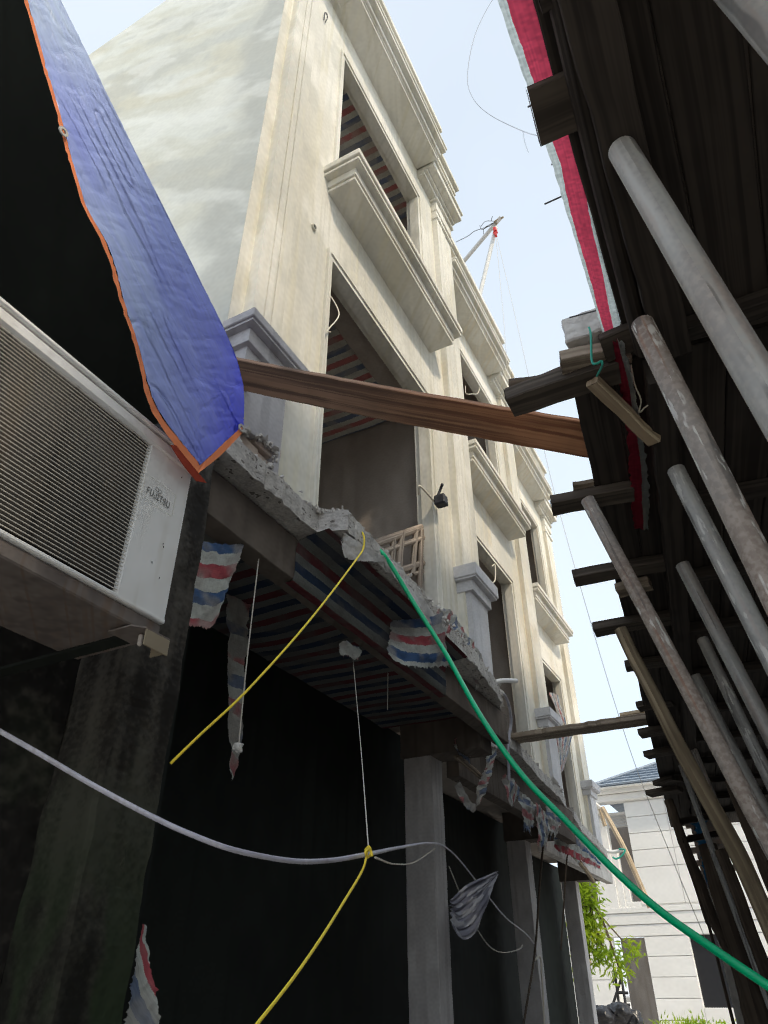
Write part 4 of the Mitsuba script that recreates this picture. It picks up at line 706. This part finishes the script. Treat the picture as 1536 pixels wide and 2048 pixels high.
rag_sheet('grey cloth stuck along the slab edge behind the green hose', [(-1.57,2.977,3.606),(-1.575,3.182,3.589),(-1.59,3.477,3.584),(-1.62,3.8,3.597)], [(-1.57,2.989,3.574),(-1.57,3.169,3.517),(-1.59,3.456,3.486),(-1.63,3.758,3.503)], 'cement_cloth', amp=0.015, seed=24, rag=(0.004, 0.004, 0.002, 0.012))
rag_sheet('striped sheet with a folded edge hanging from the beam beside the mossy pier', [(-1.86,1.862,3.184),(-1.86,1.964,3.223),(-1.85,2.064,3.267),(-1.84,2.135,3.308)], [(-1.84,1.866,2.789),(-1.84,1.932,2.81),(-1.84,1.989,2.827),(-1.84,2.017,2.874)], 'stripe', seed=25, v0=0.15, amp=0.012, rag=(0, 0.003, 0, 0.006))
rag_sheet('dim striped rag hanging deep in the dark shopfront', [(-2.3,2.571,3.358),(-2.3,2.686,3.381),(-2.3,2.774,3.391)], [(-2.3,2.774,2.507),(-2.3,2.809,2.487),(-2.3,2.827,2.476)], seed=26, amp=0.03)
rag_sheet('striped strip hanging at the foot of the mossy pier', [(-1.8,1.84,1.782),(-1.8,1.848,1.783),(-1.8,1.855,1.781)], [(-1.8,1.842,1.515),(-1.79,1.906,1.508),(-1.78,1.976,1.505)], 'stripe_tilt', seed=27, amp=0.012, v0=0.05)
rag_sheet('small grey-blue rag caught under the striped ceiling', [(-1.9,3.063,3.188),(-1.9,3.136,3.234),(-1.9,3.219,3.242),(-1.9,3.333,3.256)], [(-1.9,3.088,3.139),(-1.9,3.167,3.157),(-1.9,3.239,3.166),(-1.9,3.317,3.225)], seed=28, amp=0.02, v0=0.2)
# rags on the middle house's slab
rag_sheet('long twisted rag looping below the middle balcony', [(-2.12,6.286,3.551),(-2.12,6.135,3.371),(-2.1,5.844,3.093),(-2.1,5.695,2.937),(-2.1,5.481,2.836),(-2.11,5.36,2.873),(-2.12,5.25,2.961)], [(-2.12,5.895,3.389),(-2.12,5.856,3.22),(-2.1,5.579,3.006),(-2.1,5.484,2.852),(-2.1,5.427,2.769),(-2.11,5.257,2.796),(-2.12,5.127,2.906)], nu=60, nv=12, amp=0.03, freq=14, seed=29, rag=(0.01, 0.01, 0.006, 0.006), swap=True)
rag_sheet('pale rag with blue bits at the left end of the middle balcony', [(-2.14,5.228,3.277),(-2.14,5.411,3.341),(-2.14,5.578,3.377)], [(-2.13,5.262,3.199),(-2.13,5.409,3.165),(-2.13,5.511,3.15)], amp=0.04, seed=30, rag=(0.01, 0.01, 0, 0.03))
rag_sheet('grey cement cloth crusted over the left end of the middle balcony', [(-2.14,5.467,3.356),(-2.12,5.77,3.459),(-2.1,6.111,3.583),(-2.1,6.308,3.591)], [(-2.12,5.478,3.219),(-2.11,5.734,3.305),(-2.1,6.004,3.405),(-2.1,6.236,3.473)], 'cement_cloth', amp=0.04, freq=12, seed=31, rag=(0.01, 0.01, 0.01, 0.03))
for j, (u, v_) in enumerate([[[(-2.16,6.456,3.297),(-2.18,6.704,3.3),(-2.19,6.953,3.271)],[(-2.16,6.443,3.069),(-2.16,6.602,3.065),(-2.18,6.821,3.135)]],[[(-2.2,6.977,3.254),(-2.22,7.247,3.254),(-2.23,7.52,3.22)],[(-2.2,6.924,2.93),(-2.2,7.097,2.923),(-2.22,7.336,2.99)]],[[(-2.26,7.668,3.275),(-2.28,7.97,3.273),(-2.29,8.277,3.236)],[(-2.26,7.579,2.888),(-2.26,7.773,2.879),(-2.28,8.04,2.947)]],[[(-2.3,8.2,3.406),(-2.32,8.53,3.406),(-2.33,8.866,3.369)],[(-2.3,8.132,3.086),(-2.3,8.349,3.08),(-2.32,8.647,3.159)]]]):
    rag_sheet(('first', 'second', 'third', 'fourth')[j] + ' torn striped tatter from the left below the middle balcony', u, v_, amp=0.05, freq=8, seed=32 + j, rag=(0.02, 0.02, 0.0, 0.05), swap=j % 2 == 0, v0=0.1 * j)
rag_sheet('shredded pale sheet below the farthest balcony, next to the green hose', [(-2.5,9.043,3.27),(-2.48,9.688,3.407),(-2.55,10.659,3.38),(-2.66,12.026,3.298)], [(-2.5,9.074,3.033),(-2.5,9.679,3.048),(-2.56,10.706,3.1),(-2.66,12.008,3.186)], 'stripe', amp=0.05, freq=7, seed=40, rag=(0.02, 0.02, 0.01, 0.04), v0=0.07)
rag_sheet('white and red sheet hanging in the lower opening of the farthest house', [(-2.98,11.634,5.87),(-2.98,11.956,5.938),(-2.98,12.219,5.986)], [(-2.94,11.923,5.536),(-2.93,12.089,5.462),(-2.93,12.355,5.502)], amp=0.04, freq=5, seed=41, swap=True, rag=(0.01, 0.01, 0, 0.03))
rag_sheet('red, white and blue sheet blowing out below the far plank', [(-2.94,11.51,5.04),(-2.92,11.996,5.231),(-2.9,12.57,5.399)], [(-2.94,11.35,4.427),(-2.93,11.48,4.485),(-2.92,11.682,4.621)], amp=0.03, freq=4, seed=42, swap=True, v0=0.1)
m, uv = cloth([(-2.34,5.477,2.192),(-2.36,5.816,2.319),(-2.38,6.204,2.411),(-2.4,6.687,2.516)], [(-2.24,5.213,2.012),(-2.22,5.32,1.927),(-2.26,5.689,1.985),(-2.34,6.189,2.2),(-2.4,6.696,2.501)], 70, 70, 0.015, 5, seed=50)
vv = np.array(m.vertices).reshape(70, 70, 3)
for jj in range(70): vv[:, jj, 0] += 0.035 * (meshkit.fbm(np.stack([np.linspace(0, 1.2, 70), np.full(70, jj * 0.28), np.zeros(70)], -1), 3, 8) - 0.5) * 2; vv[:, jj, 2] += 0.03 * (meshkit.fbm(np.stack([np.linspace(0, 1.0, 70), np.full(70, jj * 0.22), np.ones(70)], -1), 2, 9) - 0.5)
m.vertices = vv.reshape(-1, 3)
one('net_bundle', (m, uv), 'rag_net', 'bundled grey net slung between the near and the second column', 'net', smooth=True)
one('plastic_pipe', tube([(-1.98,5.453,3.742),(-1.92,5.843,3.919),(-1.9,6.257,4.055)], 0.022, 10, 4), 'white_paint', 'short white plastic pipe sticking out over the rubble heap', 'pipe', smooth=True)
one('conduit', tube([(-2.0,5.926,3.901),(-2.0,6.215,3.899),(-2.05,6.452,3.764),(-2.1,6.44,3.534),(-2.15,6.52,3.243)], 0.014, 8, 6), 'conduit', 'grey conduit curving down from the rubble heap', 'conduit', smooth=True)
one('batten', timber((-2.2,5.396,3.194), (-2.2,5.964,3.147), 0.045, 0.03, seed=51), 'grey_wood', 'thin batten on the beam below the middle balcony', 'batten')
one('bamboo_pole', tube([(-2.6,10.101,3.17),(-2.62,10.849,3.047),(-2.64,11.296,2.949)], 0.03, 10, 4), 'pale_wood', 'short bamboo pole slanting on the beam of the farthest house', 'pole', smooth=True)

# ---------------------------------------------------------------- the white house at the end of the alley
HY = 25.0
wh = thing('white_house', 'white panel-clad house with slate roof at the end of the alley', 'house')
def hp(x, y, d=0.0): return np.array([x, HY + d, y])
E1, E2, E3, E4 = [(-4.491,25.0,6.091),(-2.246,25.0,5.197),(-5.213,25.0,7.231),(-2.956,25.0,7.517)]
z = lambda q: q[2]
xl = (-4.496,25.0,5.51)[0]
# cladding panels, each its own
def panel_rows(x0, x1, zs, cols):
    for (za_, zb_) in zip(zs[:-1], zs[1:]):
        for (xa, xb) in zip(cols[:-1], cols[1:]):
            add('panel', bx(xa + 0.006, xb - 0.006, HY - 0.05 - 0.004 * rng.random(), HY, za_ + 0.009, zb_ - 0.009, 0.006), 'cladding', wh)
zs_up = [3.86, 4.86, 5.34, 5.82, 6.30, 6.76, 7.0]
panel_rows(xl, 1.6, zs_up, [xl, xl + 1.25, -1.75, -0.4, 1.6])
panel_rows(-4.6, -3.35, [-0.2, 0.55, 1.05, 1.55, 2.05, 2.55, 3.05], [-4.6, -3.35])
panel_rows(-3.35, -2.4, [-0.2, 0.6, 1.34], [-3.35, -2.4])
panel_rows(-2.4, 1.6, [-0.2, 0.9, 2.0, 3.05], [-2.4, -1.2, 0.1, 1.6])
panel_rows(-7.6, -5.55, [-0.2, 0.9, 2.0, 3.05], [-7.6, -6.6, -5.55])
add('wall', cat([bx(xl, 1.6, HY + 0.001, HY + 0.3, 3.8, 7.3), bx(-4.6, -3.35, HY + 0.001, HY + 0.3, -0.3, 3.1), bx(-3.349, -2.401, HY + 0.001, HY + 0.11, -0.3, 1.34), bx(-2.4, 1.6, HY + 0.001, HY + 0.3, -0.3, 3.1), bx(-7.6, -5.55, HY + 0.001, HY + 0.3, -0.3, 3.1)]), 'cladding', wh)
add('string_course', cat([bx(-7.7, 1.6, HY - 0.14, HY + 0.3, 3.66, 3.80, 0.01), bx(-7.7, 1.6, HY - 0.10, HY + 0.3, 3.36, 3.65, 0.01), bx(-7.7, 1.6, HY - 0.07, HY + 0.3, 3.06, 3.35, 0.01)]), 'cladding', wh)
add('door_recess', bx(-3.34, -2.41, HY + 0.12, HY + 0.2, 0.2, 3.05), 'black_plastic', wh, label='dark doorway')
add('inside', cat([bx(-7.6, xl, HY + 2.6, HY + 2.7, 3.8, 7.0), bx(xl, xl + 0.1, HY + 0.3, HY + 2.6, 3.8, 7.0), bx(-5.55, -4.6, HY + 1.2, HY + 1.3, 0, 3.1)]), 'interior', wh)
for j in range(5): add('ceiling_step', bx(-7.6, xl - 0.01, HY + 0.35 + j * 0.4, HY + 0.55 + j * 0.4, 6.5 - j * 0.02, 6.56 - j * 0.02), 'cladding', wh)
add('pillar', cat([bx(-5.75, -5.15, HY - 0.1, HY + 0.3, 3.8, 6.35, 0.01), bx(-5.15, -4.95, HY - 0.06, HY + 0.3, 3.8, 5.4, 0.01), bx(-4.95, -4.78, HY - 0.03, HY + 0.3, 3.8, 4.55, 0.01)]), 'cladding', wh)
add('parapet', bx(-7.6, xl - 0.001, HY - 0.05, HY + 0.2, 3.8, 3.95, 0.01), 'cladding', wh)
add('fascia', cat([bx(-7.5, 1.8, HY - 0.35, HY + 0.3, 7.02, 7.18, 0.02), bx(-7.4, 1.8, HY - 0.2, HY + 0.3, 6.80, 7.01, 0.02)]), 'cladding', wh)
EV = [(-5.167,24.5,7.156),(-2.727,24.5,7.484)]
rz = 7.19; rx0, rx1 = -5.35, 6.0
apex0 = np.array([rx0 + 3.9, HY + 3.9, rz + 2.05]); apex1 = np.array([rx1 - 3.9, HY + 3.9, rz + 2.05])
def course(k, n=13):
    t0, t1 = k / n, (k + 1) / n
    a = np.array([rx0, HY - 0.6, rz]); b = np.array([rx1, HY - 0.6, rz])
    A0, B0 = a + (apex0 - a) * t0, b + (apex1 - b) * t0; A1, B1 = a + (apex0 - a) * t1, b + (apex1 - b) * t1
    up = np.array([0, -0.03, 0.05]); 
    V = [A0 + up, B0 + up, B1, A1, A0, B0]; return trimesh.Trimesh(V, [[0, 1, 2], [0, 2, 3], [4, 5, 1], [4, 1, 0]], process=False)
rf = key_for('roof', wh)
for k in range(13): add('tile_course', course(k), 'slate', wh)
add('roof', trimesh.Trimesh([[rx0, HY - 0.6, rz - 0.02], [rx1, HY - 0.6, rz - 0.02], apex1 - [0, 0, .02], apex0 - [0, 0, .02], [rx0, HY + 8.4, rz - 0.02], [rx1, HY + 8.4, rz - 0.02]], [[0, 1, 2], [0, 2, 3], [0, 3, 4], [4, 3, 2], [4, 2, 5], [1, 5, 2], [0, 4, 1], [1, 4, 5]], process=False), 'slate', wh)
add('hip', tube([(rx0, HY - 0.62, rz + 0.05), apex0 + [0, 0, 0.06]], 0.05, 8, 10), 'slate', wh, smooth=True)
add('soffit', bx(rx0 + 0.05, rx1, HY - 0.58, HY + 0.3, rz - 0.05, rz - 0.022), 'cladding', wh)
# small corner canopy left of the house
one('canopy', cat([bx(-6.3, -5.1, HY - 1.2, HY + 0.2, 6.55, 6.62, 0.01), bx(-6.2, -5.25, HY - 1.1, HY + 0.1, 6.45, 6.549, 0.01)]), 'cladding', 'small pale flat canopy at the left corner of the white house', 'canopy')
one('bamboo_pole', tube([(-4.778,23.0,6.278),(-4.374,23.0,5.216),(-4.062,23.0,4.107),(-3.935,23.0,3.612)], 0.075, 10, 6), 'pale_wood', 'long bamboo pole leaning in front of the white house balcony', 'pole', smooth=True)
one('bamboo_pole', tube([(-4.886,23.2,6.283),(-4.851,23.2,5.969),(-4.822,23.2,5.799)], 0.06, 10, 4), 'pale_wood', 'short bamboo piece at the top of the leaning pole', 'pole', smooth=True)
one('cross_pipe', tube([(-4.944,22.9,5.114),(-4.669,22.9,5.04),(-4.351,22.9,5.069)], 0.05, 10, 4), 'white_paint', 'pale crossbar tied to the leaning bamboo pole', 'pole', smooth=True)
one('tie_wire', tube([(-4.462,22.85,5.097),(-4.291,22.8,5.05),(-4.417,22.8,4.904),(-4.584,22.8,4.838),(-4.672,22.8,4.896)], 0.025, 6, 6), 'green_wire', 'green tie on the crossbar of the leaning bamboo pole', 'wire')

# tree, scaffold and heap at the end of the alley
tr = thing('tree', 'bright green leafy tree beside the farthest column', 'tree')
C0 = [(-3.991,17.0,3.275),(-4.053,17.0,2.912),(-4.201,17.0,3.614),(-4.268,17.0,3.195),(-4.037,17.0,2.644),(-4.342,17.0,2.743),(-4.319,17.0,2.565),(-4.238,17.0,3.38),(-4.254,17.0,2.83),(-4.265,17.0,2.388),(-4.225,17.0,3.01),(-4.157,17.0,2.604),(-3.949,17.0,2.337),(-3.753,17.0,2.205),(-3.427,17.0,2.367),(-3.714,17.0,1.995),(-4.065,17.0,3.465),(-4.231,17.0,3.76),(-4.44,17.0,2.133),(-4.11,17.0,2.281)]
base_t = np.array((-4.304,17.0,0.606))
add('trunk', tube([base_t * [1, 1, 0] + [0, 0, -0.1], base_t + [-0.1, 0, 0.3], np.array(C0[2]) + [0, 0.1, 0]], 0.05, 8, 6, 0.1, 3, 0.5), 'dark_bark', tr, smooth=True)
for j, c in enumerate(C0): add('branch', tube([np.array(C0[2]) + [0, 0.1, -0.2], (np.array(C0[2]) + np.array(c)) / 2 + rng.normal(0, 0.06, 3), c], 0.014, 6, 4), 'dark_bark', tr, smooth=True)
lv, lf = [], []
for c in C0:
    for _ in range(75):
        tip = np.array(c) + rng.normal(0, 1, 3) * [0.115, 0.14, 0.11]
        d = rng.normal(0, 1, 3) + [0, 0, -0.4]; d /= np.linalg.norm(d); s = np.cross(d, rng.normal(0, 1, 3)); s /= np.linalg.norm(s)
        for q in range(7):
            for sg in (-1, 1):
                b0 = tip + d * 0.020 * q; l = s * sg * 0.034 * (1 - abs(q - 2.5) / 5) + d * 0.03; wv = d * 0.014
                i0 = len(lv); lv += [b0 - wv, b0 + l, b0 + wv]; lf.append([i0, i0 + 1, i0 + 2])
add('crown', trimesh.Trimesh(np.array(lv), np.array(lf), process=False), 'leaf', tr, kind='stuff')
sh = thing('shrub', 'pale green shrub at the foot of the white house', 'shrub')
SC = np.array((-3.018,20.0,0.98)); lv, lf = [], []
for _ in range(900):
    c = SC + rng.normal(0, 1, 3) * [0.40, 0.25, 0.12]; d = rng.normal(0, 1, 3) + [0, 0, 1.2]; d /= np.linalg.norm(d); s = np.cross(d, rng.normal(0, 1, 3)); s /= np.linalg.norm(s)
    i0 = len(lv); lv += [c - s * 0.016, c + d * 0.085, c + s * 0.016, c - d * 0.03]; lf += [[i0, i0 + 1, i0 + 2], [i0, i0 + 2, i0 + 3]]
add('foliage', trimesh.Trimesh(np.array(lv), np.array(lf), process=False), 'leaf', sh, kind='stuff')
for j in range(3): add('stem', tube([SC * [1, 1, 0] + [j * 0.2 - 0.2, 0, 0], SC + [j * 0.3 - 0.3, 0, 0]], 0.02, 6, 3), 'dark_bark', sh)
sc = thing('scaffold', 'thin dark metal scaffold frame under the tree', 'scaffold')
SF = [[(-4.14,19.0,2.275),(-4.138,19.0,0.884)],[(-4.135,19.0,1.949),(-4.742,19.0,0.875)],[(-4.265,19.0,2.136),(-4.417,19.5,0.645)],[(-4.274,19.0,1.675),(-4.049,19.0,1.665)],[(-4.305,19.0,1.45),(-4.048,19.0,1.45)],[(-4.402,19.0,1.272),(-4.061,19.0,1.274)],[(-4.349,19.0,1.859),(-4.104,19.2,2.233)]]
for j, (p, q) in enumerate(SF): add('tube' if j < 3 else 'rung', tube([p, q], 0.028, 8, 3), 'dark_metal', sc, smooth=True)
one('plank_stub', tube([(-4.115,16.0,2.197),(-4.011,16.0,2.131)], 0.03, 8, 3), 'pale_wood', 'yellowish branch end beside the farthest column', 'branch')
for j, (cx_, cz_) in enumerate([(-4.455,1.246),(-4.15,1.29),(-3.942,1.166),(-4.346,0.997)]):
    one('rubbish_bag', rough(trimesh.creation.icosphere(4, 0.27).apply_scale((1, 0.8, 0.85)), None, 0.09, 5, 60 + j).apply_translation((cx_, 18 + 0.2 * j, cz_)), 'black_plastic', ('leftmost', 'middle', 'rightmost', 'lowest')[j] + ' of the black rubbish bags heaped under the tree', 'rubbish bag', 'heap of black bags', smooth=True)
one('bag_stand', bx(-4.6, -2.5, 17.6, 19.2, 0, float((-4.36,18.0,0.915)[2]) - 0.1) if (-4.36,18.0,0.915)[2] > 0.2 else bx(-4.6, -2.5, 17.6, 19.2, 0, 0.05), 'concrete', 'low concrete block under the black bags', 'block')
